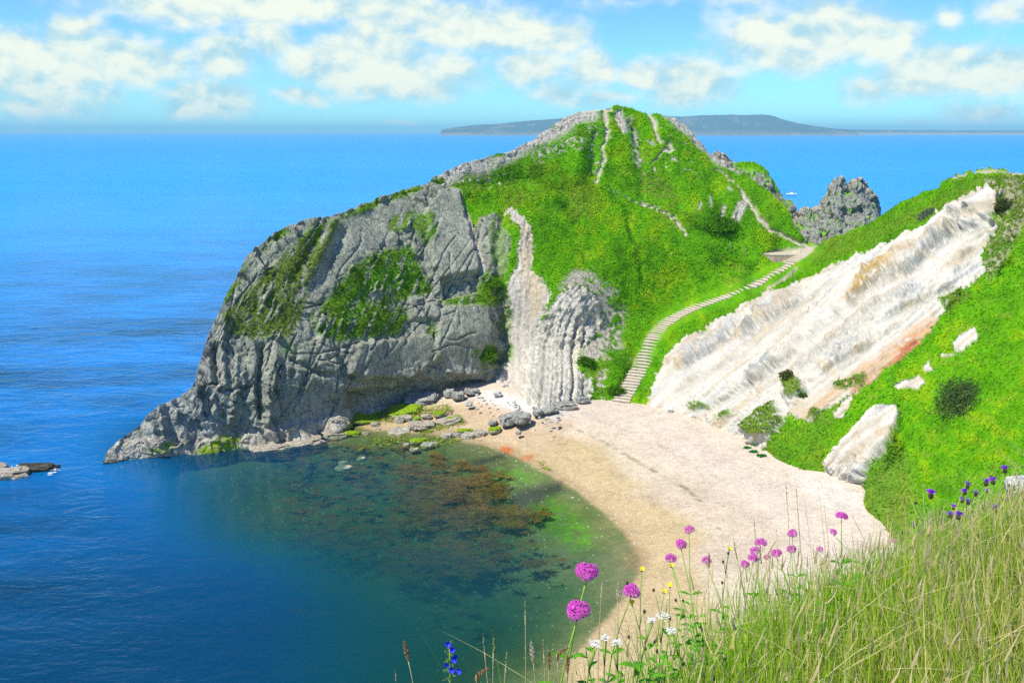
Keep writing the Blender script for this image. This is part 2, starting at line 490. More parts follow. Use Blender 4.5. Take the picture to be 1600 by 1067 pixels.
fringe = line_mask(WX2, WY2, [(350, 470), (400, 396), (450, 358), (500, 345), (545, 338), (600, 312), (660, 293), (690, 282)], 5, 4) * sstep(-.2, .1, n_m)
grass_on_rock = np.maximum(grass_on_rock, fringe)
ledge = poly_mask(WX2, WY2, [(150, 740), (150, 700), (200, 690), (240, 682), (300, 684), (370, 676), (440, 664), (500, 652), (560, 640), (640, 627), (702, 613), (712, 625), (640, 650), (580, 700), (330, 760)], 5)
paths = np.maximum.reduce([
    line_mask(WX2, WY2, [(944, 168), (947, 195), (949, 215)], 4.5, 3), line_mask(WX2, WY2, [(949, 215), (941, 232), (946, 248), (939, 262), (932, 284)], 2.6, 1.6),
    line_mask(WX2, WY2, [(958, 180), (968, 195), (973, 205)], 2.5, 2), line_mask(WX2, WY2, [(905, 174), (945, 170), (955, 172)], 3, 2),
    line_mask(WX2, WY2, [(1014, 180), (1022, 192), (1025, 210), (1031, 222)], 3.5, 2.5), line_mask(WX2, WY2, [(1044, 224), (1052, 234), (1036, 236)], 2.8, 2),
    line_mask(WX2, WY2, [(1036, 236), (1018, 256)], 1.6, 1.2),
    line_mask(PX, PY, [(948, 294), (958, 300), (985, 312), (1002, 319)], 1.2, 1.0) * sstep(-.15, .15, n_f),
    line_mask(WX2, WY2, [(1002, 318), (1030, 328), (1050, 340), (1064, 356), (1074, 367)], 3.2, 2.0) * sstep(-.35, .05, n_f),
    line_mask(WX2, WY2, [(1120, 262), (1150, 288), (1162, 302)], 1.6, 1.2) * sstep(-.3, .1, n_f),
    line_mask(WX2, WY2, [(1160, 302), (1176, 325), (1188, 344), (1206, 360)], 3.6, 2), line_mask(WX2, WY2, [(1206, 360), (1232, 372), (1254, 383), (1268, 388)], 3.2, 2),
    line_mask(WX2, WY2, [(714, 302), (730, 335), (742, 380), (756, 420)], 3.2, 2.5), poly_mask(PX, PY, [(1190, 398), (1212, 391), (1256, 386), (1276, 384), (1268, 394), (1250, 404), (1225, 410)], 3),
    line_mask(WX2, WY2, [(1245, 418), (1225, 436), (1190, 458)], 2.2, 1.5),
    line_mask(WX2, WY2, [(1520, 270), (1560, 268), (1600, 272), (1700, 285)], 3, 2), line_mask(WX2, WY2, [(1490, 278), (1510, 272)], 3, 2)])
stairm = line_mask(PX, PY, [(a, b) for a, b, c in STAIR], 17 - 0 * 1, 5)
br_top = poly_mask(WX, WY, [(1540, 280), (1568, 272), (1630, 275), (1700, 330), (1700, 380), (1600, 350), (1575, 400), (1545, 440), (1535, 410), (1560, 350)], 7)

# ---- weights
grass = np.clip(1 - np.maximum.reduce([rockm, ridge_rock, scree, strata, scrub_r, white, paths * .95]), 0, 1)
grass = np.maximum(grass, grass_on_rock * (1 - paths))
isl = np.maximum.reduce([poly_mask(WX, WY, p, 4) for p in (
    [(1160, 664), (1195, 640), (1220, 630), (1226, 660), (1212, 680), (1175, 678)], [(1304, 604), (1350, 583), (1347, 600), (1315, 614)], [(1262, 652), (1272, 640), (1284, 645), (1272, 660)],
    [(1120, 648), (1140, 640), (1144, 650), (1125, 658)], [(1075, 634), (1100, 630), (1118, 634), (1085, 642)], [(1228, 600), (1250, 596), (1262, 612), (1250, 624), (1238, 626)],
    [(1465, 470), (1500, 455), (1520, 462), (1480, 490)])])
grass = np.maximum(grass, isl * sstep(-.3, 0, n_f))
grass *= 1 - .75 * br_top * sstep(-.1, .15, n_f + n_m * .6)
stones = (1 - rockm) * sstep(.52, .58, fbm(np.stack([PX / 3.6, PY / 3.6, 0 * PX + 1], -1), 2)) * (0.3 + sstep(1000, 1100, PX) * sstep(330, 200, PY) + sstep(1250, 1300, PX))
grass *= 1 - .6 * np.clip(stones, 0, 1)
rockw = np.clip(1 - grass, 0, 1)

def layer(c, m, col, var=None):
    col = np.array(col)
    if var is not None:
        col = col * (1 + var[..., None])
    return lerp(c, col, np.clip(m, 0, 1)[..., None])
base = np.broadcast_to(np.array(SCREE), PX.shape + (3,)).copy()
base = layer(base, br_top, (0.46, 0.40, 0.27), n_f * .5)
base = layer(base, rockm, ROCK, n_m * .5 + n_f * .35)
base = layer(base, rockm * sstep(.05, .35, n_l + n_f * .5) * .45, (0.42, 0.42, 0.33))
base = layer(base, rockm * (1 - sstep(300, 400, PX)) * .6, ROCK_LIT, n_m * .6 + n_f * .3)  # sunlit left rim of the cliff painted paler
base = layer(base, rockm * sstep(.28, .42, n_f + n_m * .3) * .5, (0.40, 0.36, 0.29))
base = layer(base, ledge, (0.50, 0.46, 0.35), n_m * .4 + n_f * .5)
algae = ledge * np.maximum(poly_mask(WX, WY, [(305, 706), (335, 682), (380, 680), (372, 702), (320, 714)], 5), np.maximum(poly_mask(WX, WY, [(235, 700), (270, 690), (270, 700), (240, 706)], 5), poly_mask(WX, WY, [(535, 668), (600, 640), (700, 622), (705, 640), (600, 665), (540, 690)], 5)))
base = layer(base, algae * sstep(-.3, 0, n_f), ALGAE, n_f * .6)
wet = ledge * sstep(-3, 3, PY - interp_poly(BOT, PX))
base = layer(base, wet, (0.05, 0.055, 0.03), n_f * .6)
base = layer(base, scree, (0.52, 0.47, 0.38), n_f * .4 + n_m * .3)
base = layer(base, scree * poly_mask(WX, WY, [(810, 350), (835, 350), (850, 440), (850, 480), (830, 500), (815, 430)], 10), (0.50, 0.42, 0.27), n_f * .5)
base = layer(base, strata, (0.56, 0.53, 0.43), n_f * .35 + n_m * .25)
base = layer(base, strata * poly_mask(WX, WY, [(895, 515), (912, 500), (905, 560), (893, 580)], 6), (0.62, 0.55, 0.38))
base = layer(base, scrub_r, (0.52, 0.47, 0.36), n_f * .7)
base = layer(base, ridge_rock * (1 - scree), (0.50, 0.47, 0.38), n_f * .6)
base = layer(base, white, CHALK, n_f * .10 + streak2 * .12)
base = layer(base, white * sstep(.02, .3, streak) * .6, (0.46, 0.39, 0.27), streak2 * .3)
base = layer(base, white * sstep(.12, .4, -streak) * .6, (0.42, 0.43, 0.42), streak2 * .2)
base = layer(base, white * crag * sstep(-.2, .1, n_f + streak2 * .5) * .75, CHALKG, n_f * .5)  # crag grey holds rock tone plus the ribs' painted shade
oc = poly_mask(WX, WY, [(1325, 485), (1340, 455), (1372, 415), (1412, 405), (1405, 428), (1375, 450), (1345, 480)], 9)
base = layer(base, white * oc * sstep(-.25, .1, streak2 + n_f), OCHRE, n_f * .6)
base = layer(base, white * line_mask(WX, WY, [(1565, 300), (1540, 330), (1480, 365), (1430, 395), (1400, 420)], 7, 6) * .7, (0.52, 0.42, 0.26), n_f * .4)
org = poly_mask(WX2, WY2, [(1325, 612), (1375, 555), (1428, 508), (1475, 494), (1452, 545), (1402, 592), (1340, 622)], 8)
base = layer(base, white * org * .9 * sstep(-.35, .15, streak2 + .6 * n_f + .1), ORANGE, streak2 * .5 + n_f * .4)
redp = poly_mask(WX2, WY2, [(1398, 565), (1408, 545), (1425, 530), (1450, 535), (1440, 555), (1400, 590), (1370, 602), (1350, 608), (1380, 580)], 5)
base = layer(base, white * redp * sstep(-.3, .1, streak2 + n_f), RED, n_f * .6)
base = layer(base, white * line_mask(WX2, WY2, [(1355, 575), (1300, 618), (1262, 650)], 10, 8) * .8, (0.52, 0.35, 0.18), streak2 * .4)
base = layer(base, paths, PATH, n_f * .35)
base = layer(base, line_mask(WX2, WY2, [(714, 302), (730, 335), (742, 380), (756, 420)], 3.2, 2.5), (0.45, 0.41, 0.33))
gcol = np.broadcast_to(np.array(GRASS), PX.shape + (3,)).copy()
g_dir = fbm(np.stack([(PX + .35 * PY) / 16, PY / 60, 0 * PX + 14], -1), 4)
gcol = layer(gcol, sstep(-.05, .4, n_m + .8 * n_l + .3 * n_f), GRASS_Y, n_f * .25)
gcol = layer(gcol, sstep(.02, .45, -n_m - .6 * n_l + .3 * n_f - .05) * .6, GRASS_D, n_f * .3)
gcol = layer(gcol, sstep(.08, .35, g_dir) * .32, GRASS_D, n_f * .3)
gcol = layer(gcol, sstep(.15, .4, fbm(np.stack([PX / 45, PY / 18, 0 * PX + 33], -1), 4)) * .45, (0.22, 0.33, 0.03), n_f * .3)
darkg = np.maximum(line_mask(WX, WY, [(690, 285), (760, 270), (830, 268), (870, 285)], 22, 16), line_mask(WX, WY, [(690, 290), (790, 300), (850, 295)], 18, 14) * .7)
gcol = layer(gcol, np.clip(darkg, 0, 1) * .7 * sstep(-.3, .1, n_m), (0.06, 0.17, 0.006), n_f * .5)
gcol = layer(gcol, rockm * .75, (0.10, 0.20, 0.010), n_f * .7)
gcol = layer(gcol, rockm * poly_mask(WX, WY, [(350, 540), (345, 480), (440, 395), (535, 340), (500, 420), (470, 530)], 12) * .8, (0.115, 0.165, 0.02), n_f * .8)
gcol = layer(gcol, poly_mask(WX, WY, [(540, 490), (580, 425), (640, 400), (650, 440), (600, 465), (540, 500)], 12) * .75, (0.10, 0.29, 0.006), n_f * .5)
for pl, w, k in (([(975, 325), (990, 380), (1003, 440)], 3.5, .75), ([(992, 195), (997, 240), (1000, 300)], 6, .6), ([(885, 325), (900, 345)], 8, .5), ([(1085, 350), (1140, 360)], 16, .7),
                 ([(1110, 330), (1150, 335), (1172, 310)], 12, .5), ([(880, 585), (960, 625)], 8, .4), ([(905, 520), (990, 580)], 20, .35), ([(955, 305), (958, 318)], 4, .6), ([(1195, 470), (1050, 530)], 3, .3)):
    gcol = layer(gcol, line_mask(WX, WY, pl, w, w * .8) * k, GRASS_D, n_f * .5)
brown = poly_mask(WX, WY, [(992, 270), (1030, 268), (1062, 305), (1050, 325), (1015, 305)], 12) + poly_mask(WX, WY, [(1105, 262), (1130, 268), (1165, 300), (1150, 300)], 5) * .8
gcol = layer(gcol, np.clip(brown, 0, 1) * .6 * sstep(-.2, .2, n_f), (0.19, 0.15, 0.05), n_f * .4)
gcol = layer(gcol, isl * .7, (0.12, 0.19, 0.02), n_f * .4)
gcol = layer(gcol, br_top * .6, (0.11, 0.15, 0.025), n_f * .4)
gcol = layer(gcol, poly_mask(WX, WY, [(1180, 700), (1260, 650), (1340, 600), (1300, 690), (1280, 740), (1220, 730)], 14) * .45, (0.11, 0.22, 0.02), n_f * .4)
gcol = layer(gcol, poly_mask(WX, WY, [(1340, 760), (1400, 690), (1420, 720), (1440, 790), (1400, 860), (1330, 800)], 14) * .5, (0.16, 0.23, 0.04), n_f * .5)
gcol = layer(gcol, line_mask(WX, WY, [(1280, 400), (1360, 370), (1440, 335), (1540, 285)], 14, 10) * .4, (0.15, 0.22, 0.03), n_f * .3)
gcol = layer(gcol, sstep(.25, .5, n_l + .3 * n_f) * .3, DRYG)
LANDCOL = np.clip(lerp(base, gcol, grass[..., None]), 0.005, 0.9)

# ---- sculpting, metres along the normal
disp = np.zeros_like(PX)
hum = 0.55 * fbm(PF / 7.0, 3) + 0.22 * fbm(PF / 2.6, 3) + 0.10 * fbm(PF / 0.8, 3, .6)
disp += grass * (hum + .12 * (1 - rockm))
rd = rock_disp(PF, (4.2, 4.2, 7.0), .35, 1.0) * .52 + .10 * rock_disp(PF)
slab = np.maximum.reduce([poly_mask(WX2, WY2, p, 4) for p in ([(662, 322), (690, 298), (714, 300), (750, 418), (745, 434), (692, 440), (672, 400)], [(690, 482), (762, 474), (768, 560), (756, 580), (700, 585), (676, 545)],
    [(560, 535), (672, 525), (690, 560), (640, 588), (540, 588)], [(440, 590), (560, 590), (660, 590), (740, 590), (740, 615), (440, 680)], [(495, 360), (560, 330), (640, 300), (650, 330), (600, 380), (540, 420), (490, 480)])])
rd = rd * (1 - .82 * slab)
disp += rd * rockm * (1 - .8 * grass) * (0.55 + 0.45 * (1 - ledge))
disp += 0.35 * rock_disp(PF, (1.2, 1.2, 1.6)) * np.clip(ridge_rock + strata * .9 + br_top * .7 + ledge * .55, 0, 1) * (1 - grass)
disp += scree * (0.16 * fbm(np.stack([PX / 5, PY / 40, 0 * PX], -1), 4) + .10 * n_f)
wd = 0.34 * streak + 0.16 * streak2 + 0.16 * fbm(PF / 1.0, 3, .6)
F1, F2, Cc = worley(np.stack([A1 / 26, A2 / 12, 0 * PX], -1) + .3 * n_m[..., None])
wd += crag * (0.9 * (Cc - .5) * sstep(0, .15, F2 - F1) + .35 * n_f + .5 * fbm(PF / 1.6, 3, ridged=True))
F1, F2, Cc = worley(np.stack([A1 / 40, A2 / 9, 0 * PX + 3], -1) + .4 * n_m[..., None])
wd += .35 * (Cc - .5) * sstep(0, .2, F2 - F1)
def scarp(poly, amp, decay, steep=2.5):
    best = np.full(PX.shape, 1e9); sgn = np.zeros(PX.shape)
    for (x0, y0), (x1, y1) in zip(poly[:-1], poly[1:]):
        dx, dy = x1 - x0, y1 - y0; L = math.hypot(dx, dy)
        t_ = np.clip(((XS - x0) * dx + (YS - y0) * dy) / L ** 2, 0, 1)
        d = np.hypot(XS - x0 - t_ * dx, YS - y0 - t_ * dy)
        sd_ = ((XS - x0) * dy - (YS - y0) * dx) / L
        end = np.abs((WX2 - x0) * dx + (WY2 - y0) * dy) / L
        m = d < best
        best = np.where(m, d, best); sgn = np.where(m, sd_, sgn)
    ends = np.minimum(np.hypot(WX2 - poly[0][0], WY2 - poly[0][1]), np.hypot(WX2 - poly[-1][0], WY2 - poly[-1][1]))
    e_ = sstep(0, 18, ends)
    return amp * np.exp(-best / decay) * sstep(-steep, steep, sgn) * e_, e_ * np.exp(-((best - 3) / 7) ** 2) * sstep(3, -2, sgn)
XS = WX * .7 + WX2 * .3 + 5 * n_f; YS = WY * .7 + WY2 * .3 + 5 * n_f
sc = np.zeros_like(PX); scarp_shade = np.zeros_like(PX)
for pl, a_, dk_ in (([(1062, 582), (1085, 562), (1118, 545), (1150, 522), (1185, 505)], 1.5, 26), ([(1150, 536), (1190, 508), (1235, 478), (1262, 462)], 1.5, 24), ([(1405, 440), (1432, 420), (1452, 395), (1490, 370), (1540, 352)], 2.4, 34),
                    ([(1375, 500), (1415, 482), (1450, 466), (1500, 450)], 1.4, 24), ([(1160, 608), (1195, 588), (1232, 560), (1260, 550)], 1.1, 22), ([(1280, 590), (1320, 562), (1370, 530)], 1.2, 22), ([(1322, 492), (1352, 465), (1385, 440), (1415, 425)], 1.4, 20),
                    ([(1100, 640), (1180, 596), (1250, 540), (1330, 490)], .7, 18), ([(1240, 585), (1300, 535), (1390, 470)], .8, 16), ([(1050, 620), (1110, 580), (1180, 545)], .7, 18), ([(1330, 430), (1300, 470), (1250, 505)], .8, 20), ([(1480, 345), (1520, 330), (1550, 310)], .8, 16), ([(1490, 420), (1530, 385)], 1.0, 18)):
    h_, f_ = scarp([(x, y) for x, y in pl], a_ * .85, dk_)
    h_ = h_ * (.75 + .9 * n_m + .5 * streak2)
    sc += h_; scarp_shade = np.maximum(scarp_shade, f_ * min(1, a_ / 1.6))
WQ = np.stack([A1 / 22, A2 / 9, 0 * PX + 6], -1) + .35 * np.stack([n_m, n_f, 0 * PX], -1)
F1, F2, tl1 = worley(WQ, True); F3, F4, tl2 = worley(WQ * 2.3, True)
fac_w = .5 * sstep(-.05, .35, fbm(np.stack([A1 / 60, A2 / 25, 0 * PX + 2], -1), 3))
wd = wd + sc + fac_w * (1.5 * tl1 + .8 * tl2) + .35 * fbm(np.stack([A1 / 110, A2 / 16, 0 * PX + 8], -1), 3, ridged=True)
disp += white * (1 - grass) * wd + white * grass * .5
LANDCOL = layer(LANDCOL, white * (1 - grass) * scarp_shade * sstep(-.35, .1, n_f + streak2 * .6) * .8, (0.19, 0.20, 0.165), n_f * .6)  # shaded lower side of each scarp painted darker grey
LANDCOL = layer(LANDCOL, white * (1 - grass) * sstep(.22, .42, -streak2 + .4 * n_f) * .55, (0.36, 0.33, 0.26), n_f * .4)
LANDCOL = layer(LANDCOL, white * (1 - grass) * sstep(.12, .45, n_m + .6 * streak) * .6, (0.52, 0.42, 0.26), n_f * .4)
disp += oc * white * (.7 * fbm(np.stack([A1 / 30, A2 / 7, 0 * PX], -1), 3, ridged=True))
disp += -0.25 * (paths * (1 - rockm)) - .22 * stairm
sup = 1 - .9 * stairm
disp *= sup
# features of the grey cliff
def feat(poly, amp, soft=3):
    global disp
    disp = disp + amp * poly_mask(WX2, WY2, poly, soft)
def stroke(poly, amp, w):
    global disp
    disp = disp + amp * line_gauss(WX2, WY2, poly, w)
feat([(545, 618), (600, 606), (655, 604), (700, 596), (758, 598), (756, 612), (700, 628), (640, 638), (560, 650)], -2.0, 12)
feat([(560, 586), (650, 580), (700, 572), (756, 578), (758, 592), (700, 596), (655, 598), (560, 598)], 0.4, 8)
feat([(555, 594), (660, 587), (690, 598), (660, 604), (556, 600)], -.7, 5)
feat([(688, 300), (714, 300), (750, 418), (745, 434), (692, 440), (672, 400), (664, 330)], 0.9, 2.5)
feat([(690, 436), (748, 424), (750, 456), (694, 466)], -1.3, 3)
feat([(690, 482), (762, 474), (768, 560), (756, 580), (700, 585), (676, 545)], 1.1, 3)
feat([(560, 535), (672, 525), (690, 560), (640, 588), (540, 588)], .8, 4)
feat([(756, 566), (790, 566), (786, 605), (760, 606)], .9, 2.5)
feat([(640, 462), (684, 468), (686, 500), (640, 500)], .6, 3)
stroke([(786, 330), (776, 380), (782, 450), (790, 540), (770, 596)], -1.0, 7)
stroke([(352, 496), (345, 540), (352, 600)], .9, 5); stroke([(336, 545), (338, 595)], -1.2, 6)
stroke([(410, 540), (404, 600), (408, 650)], -1.3, 5); stroke([(430, 560), (422, 610), (415, 660)], .8, 6)
stroke([(372, 560), (368, 610), (360, 660)], .5, 5); stroke([(352, 608), (392, 604)], -.7, 3)
stroke([(455, 560), (500, 585), (560, 588)], -.5, 4); stroke([(250, 632), (253, 660), (256, 682)], .6, 3); stroke([(262, 640), (268, 680)], -.5, 6)
stroke([(480, 440), (520, 350)], .5, 7); stroke([(505, 440), (540, 360)], -.5, 7); stroke([(455, 440), (500, 365)], -.4, 6)
stroke([(660, 430), (690, 470)], -.6, 4)
for pl_, a_, w_ in (([(975, 325), (990, 380), (1003, 440)], -.35, 4), ([(992, 195), (997, 240), (1000, 300)], -.5, 9), ([(885, 325), (900, 345)], -.7, 8), ([(930, 220), (925, 270)], -.8, 9), ([(905, 230), (895, 280)], .8, 12), ([(1060, 280), (1100, 340)], .7, 20), ([(1118, 300), (1135, 350)], -.6, 10), ([(760, 285), (840, 275)], -.8, 14), ([(720, 300), (860, 310)], .6, 10)):
    stroke(pl_, a_, w_)
feat([(150, 745), (160, 700), (240, 684), (300, 690), (370, 680), (440, 668), (500, 655), (540, 648), (560, 690), (330, 760)], .5, 5)
rj = np.random.default_rng(77)
for k in range(46):
    x0, y0 = rj.uniform(345, 760), rj.uniform(330, 600)
    L_, ln_ = rj.uniform(40, 130), rj.normal(-.42, .14)
    pl_ = [(x0 + ln_ * L_ * f + 4 * math.sin(k + 5 * f), y0 + L_ * f) for f in np.linspace(0, 1, 6)]
    disp += (-.40 * rj.uniform(.4, 1)) * line_gauss(PX * .8 + WX2 * .2, PY, pl_, 1.2) * rockm * (1 - grass)
    disp += (.35 * rj.uniform(.2, 1)) * sstep(0, 2.5, 1) * line_gauss(PX, PY, [(a + 6, b) for a, b in pl_], 5.0) * rockm * (1 - grass)
for k in range(14):
    x0, y0, L_ = rj.uniform(360, 700), rj.uniform(470, 640), rj.uniform(40, 110)
    pl_ = [(x0 + L_ * f, y0 - .16 * L_ * f + 4 * math.sin(k + 6 * f)) for f in np.linspace(0, 1, 6)]
    disp += (-.40 * rj.uniform(.4, 1)) * line_gauss(PX * .8 + WX2 * .2, PY, pl_, 1.3) * rockm * (1 - grass)
# upturned beds: fins of rock with gaps between them
xc = np.interp(PY, [430, 450, 470, 500, 540, 600, 640], [905, 890, 872, 853, 840, 833, 828])
q_ = (WX2 * .6 + PX * .4 - xc) * np.interp(PY, [440, 600], [1.25, .85])
bedn = fbm(np.stack([q_ / 7, PY / 160, 0 * PX + 4], -1), 3)
beds = np.sin(q_ / 1.75 + 2.2 * fbm(np.stack([q_ / 20, PY / 90, 0 * PX], -1), 2)) * .5 + 1.6 * bedn
gaps = sum(a * np.exp(-((q_ - g) / w) ** 2) for g, a, w in ((5, -1.0, 2.0), (13, -1.2, 2.6), (27, -.5, 1.6), (40, -.7, 2.2), (55, -1.2, 3.0), (70, -1.0, 3.0))) * sstep(470, 520, PY)
brk = .55 + .9 * fbm(np.stack([q_ / 9, PY / 14, 0 * PX + 12], -1), 3)
disp += strata * (1 - .9 * grass) * (.20 * beds * brk + .65 * gaps + .25 * fbm(PF / 1.2, 3, ridged=True) + .14 * rock_disp(PF, (.9, .9, 1.3), .2))
LANDCOL = layer(LANDCOL, strata * (1 - grass) * sstep(.1, .6, beds + .8 * n_f) * .6, (0.62, 0.57, 0.44), n_f * .4)
LANDCOL = layer(LANDCOL, strata * (1 - grass) * sstep(-.1, -.7, beds + .8 * n_f) * .55, (0.30, 0.30, 0.26), n_f * .4)
LANDCOL = layer(LANDCOL, scree * (1 - grass) * sstep(.05, .3, fbm(np.stack([(PX + .12 * PY) / 6, PY / 50, 0 * PX + 21], -1), 4)) * .6, (0.34, 0.31, 0.26), n_f * .5)
disp += scree * (1 - grass) * (.30 * fbm(np.stack([(PX + .12 * PY) / 5, PY / 70, 0 * PX + 1], -1), 4) + .35 * sstep(480, 420, PY) * fbm(PF / 1.1, 3, ridged=True))
stroke([(985, 580), (968, 622)], -.7, 6)
# chalk gullies and the shaded right side of the lower outcrop
feat([(1380, 722), (1402, 690), (1412, 692), (1410, 715), (1370, 745)], -1.6, 3)
feat([(1306, 750), (1290, 722), (1330, 682), (1360, 645), (1400, 637), (1408, 655), (1398, 688), (1376, 715), (1344, 755)], 1.1, 3)
feat([(1228, 600), (1250, 596), (1262, 612), (1250, 630), (1236, 640), (1226, 620)], .9, 5)
feat([(1160, 664), (1195, 640), (1222, 630), (1226, 660), (1212, 685), (1175, 685)], .8, 8)
feat([(1536, 345), (1560, 300), (1575, 300), (1575, 345), (1550, 375)], -.9, 6)
stroke([(1562, 430), (1570, 415), (1580, 412)], -.7, 5)
PFD = PF + NF * flip * disp[..., None]
top_fade = 1.0
BK = skirt(PFD[:, 0])
nb = BK.shape[1]
bn = BK + 0.6 * np.stack([fbm(BK / 4, 3), fbm(BK / 4 + 9, 3), fbm(BK / 4 + 19, 3)], -1) * np.linspace(1, 0, nb)[None, :, None]
LAND = np.concatenate([bn, PFD], 1)
bcol = np.broadcast_to(np.array(ROCK), BK.shape).copy() * (1 + .5 * fbm(BK / 3, 3))[..., None]
bg = np.clip(1 - np.linspace(6, 0, nb), 0, 1)[None] * grass[:, :1] + np.zeros(BK.shape[:2])
bcol = lerp(bcol, np.broadcast_to(LANDCOL[:, :1], bcol.shape), np.maximum(bg, np.linspace(-1, 1, nb).clip(0, 1)[None])[..., None])
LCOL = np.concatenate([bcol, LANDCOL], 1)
LROCK = np.concatenate([np.ones(BK.shape[:2]) * (1 - bg), np.clip(1 - grass, 0, 1)], 1)
LCHALK = np.concatenate([np.zeros(BK.shape[:2]), np.clip(white + scree + strata * .5 + paths, 0, 1)], 1)

def land_material():
    t = NT('land_surface')
    geo = t.n('ShaderNodeNewGeometry').outputs['Position']
    col = t.attr('Col').outputs['Color']
    rk = t.attr('rock').outputs['Fac']
    ck = t.attr('chalk').outputs['Fac']
    n1 = t.noise(geo, 2.4, 6, .65)
    n2 = t.noise(geo, 9.0, 4, .6)
    st = t.n('ShaderNodeMapping', {'Vector': geo, 'Rotation': (0, .5, 0), 'Scale': (1.0, 1.0, .35)}).outputs[0]
    n3 = t.noise(st, 3.0, 6, .7)
    vor = t.n('ShaderNodeTexVoronoi', {'Vector': t.vmath('ADD', st, t.vmath('SCALE', t.n('ShaderNodeTexNoise', {'Vector': geo, 'Scale': 1.3, 'Detail': 3}).outputs[1], scale=.9)), 'Scale': .9}, feature='DISTANCE_TO_EDGE').outputs['Distance']
    crack = t.math('MULTIPLY', t.maprange(vor, 0.0, .045, 0, 1), t.math('SUBTRACT', 1.0, ck))
    k = t.math('ADD', t.math('MULTIPLY', t.math('SUBTRACT', n1, .5), 1.1), t.math('MULTIPLY', t.math('SUBTRACT', n2, .5), .9))
    fac = t.math('ADD', 1.0, t.math('MULTIPLY', k, t.math('SUBTRACT', t.math('ADD', .70, t.math('MULTIPLY', rk, .45)), t.math('MULTIPLY', ck, .70))))
    fac = t.math('MAXIMUM', fac, .25)
    c = t.mix(1.0, col, t.n('ShaderNodeCombineColor', {0: fac, 1: fac, 2: fac}).outputs[0], 'MULTIPLY')
    hr = t.math('ADD', t.math('MULTIPLY', crack, .45), t.math('ADD', t.math('MULTIPLY', n3, .8), t.math('MULTIPLY', n2, .25)))
    hr = t.math('MULTIPLY', hr, t.math('SUBTRACT', 1.0, t.math('MULTIPLY', ck, .45)))
    hg = t.math('ADD', t.math('MULTIPLY', n1, .7), t.math('MULTIPLY', n2, .45))
    h = t.math('ADD', t.math('MULTIPLY', hr, rk), t.math('MULTIPLY', hg, t.math('SUBTRACT', 1.0, rk)))
    bump = t.n('ShaderNodeBump', {'Height': h, 'Strength': .9, 'Distance': .55})
    b = t.n('ShaderNodeBsdfPrincipled', {'Base Color': c, 'Roughness': .9, 'Specular IOR Level': .05, 'Normal': bump})
    return t.out(b.outputs[0])
M_LAND = land_material()
nc, nr = LAND.shape[:2]
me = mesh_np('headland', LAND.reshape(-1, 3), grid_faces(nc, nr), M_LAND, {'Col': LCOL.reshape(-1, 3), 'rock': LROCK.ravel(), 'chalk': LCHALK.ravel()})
if me.polygons[len(me.polygons) // 2].normal.dot(Vector((0, -1, .3))) < 0:
    me.flip_normals()
tag(link('headland_terrain', me), 'green headland with grey limestone cliff and white chalk slope around the cove', 'headland', kind='structure')

# a lookup of the finished land surface by photo pixel, for things that stand on it
_tx = np.linspace(160, 1760, NCOL)
def land_at(px, py):
    i = int(np.clip(round((px - 160) / 1600 * (NCOL - 1)), 0, NCOL - 1))
    j = int(np.argmin(np.abs(PY[i] - py)))
    return Vector(PFD[i, j])

# ------------------------------------------------------------------ rocks behind the saddle
def far_rock(name, label, topl, botl, Ytop, Ybot, n, m, grassf, cell, amp, reach, bulge=0.0, colr=(0.33, 0.34, 0.27), cat='rock', kind=None):
    x = np.linspace(topl[0][0], topl[-1][0], n)
    tp = interp_poly(topl, x) + noise1(x, 7, 5.1) * 4.5
    bt = np.maximum(interp_poly(botl, x), tp + 1)
    vv = np.linspace(0, 1, m)
    X = np.repeat(x[:, None], m, 1); Yp = tp[:, None] + (bt - tp)[:, None] * vv[None]
    uu = np.linspace(-1, 1, n)[:, None]
    Yd = np.interp(X, [p[0] for p in Ytop], [p[1] for p in Ytop]) * (1 - vv)[None] + np.interp(X, [p[0] for p in Ybot], [p[1] for p in Ybot]) * vv[None] + bulge * uu ** 2
    P = at_y(X, Yp, Yd)
    N = sheet_normals(P)
    f = 1 if ((N * (np.array([0, 0, H]) - P)).sum(-1)).mean() > 0 else -1
    nf = fbm(np.stack([X / 6, Yp / 6, 0 * X + 2], -1), 4); nm = fbm(np.stack([X / 20, Yp / 20, 0 * X + 2], -1), 3)
    g = grassf(X, Yp, tp[:, None], nf, nm)
    P = P + N * f * (rock_disp(P, cell, .5, amp) * (1 - .8 * g) + .2 * g * fbm(P / 1.5, 3))[..., None]
    B = skirt(P[:, 0], 18, reach)
    c = layer(np.broadcast_to(np.array(colr), X.shape + (3,)).copy(), sstep(0, .4, nm) * .6, (.33, .31, .25), nf * .4)
    c = layer(c, sstep(14, 0, Yp - tp[:, None]) * .7, (.50, .45, .33), nf * .4)
    c = layer(c, g, GRASS, nf * .6 + nm * .6)
    A = np.concatenate([B, P], 1)
    Cc = np.concatenate([np.broadcast_to(np.array(colr), B.shape), c], 1)
    R = np.concatenate([np.ones(B.shape[:2]), 1 - g], 1)
    me = mesh_np(name, A.reshape(-1, 3), grid_faces(*A.shape[:2]), M_LAND, {'Col': Cc.reshape(-1, 3), 'rock': R.ravel(), 'chalk': 0 * R.ravel()})
    if me.polygons[len(me.polygons) // 2].normal.dot(Vector((0, -1, .3))) < 0:
        me.flip_normals()
    return tag(link(name, me), label, cat, kind=kind)

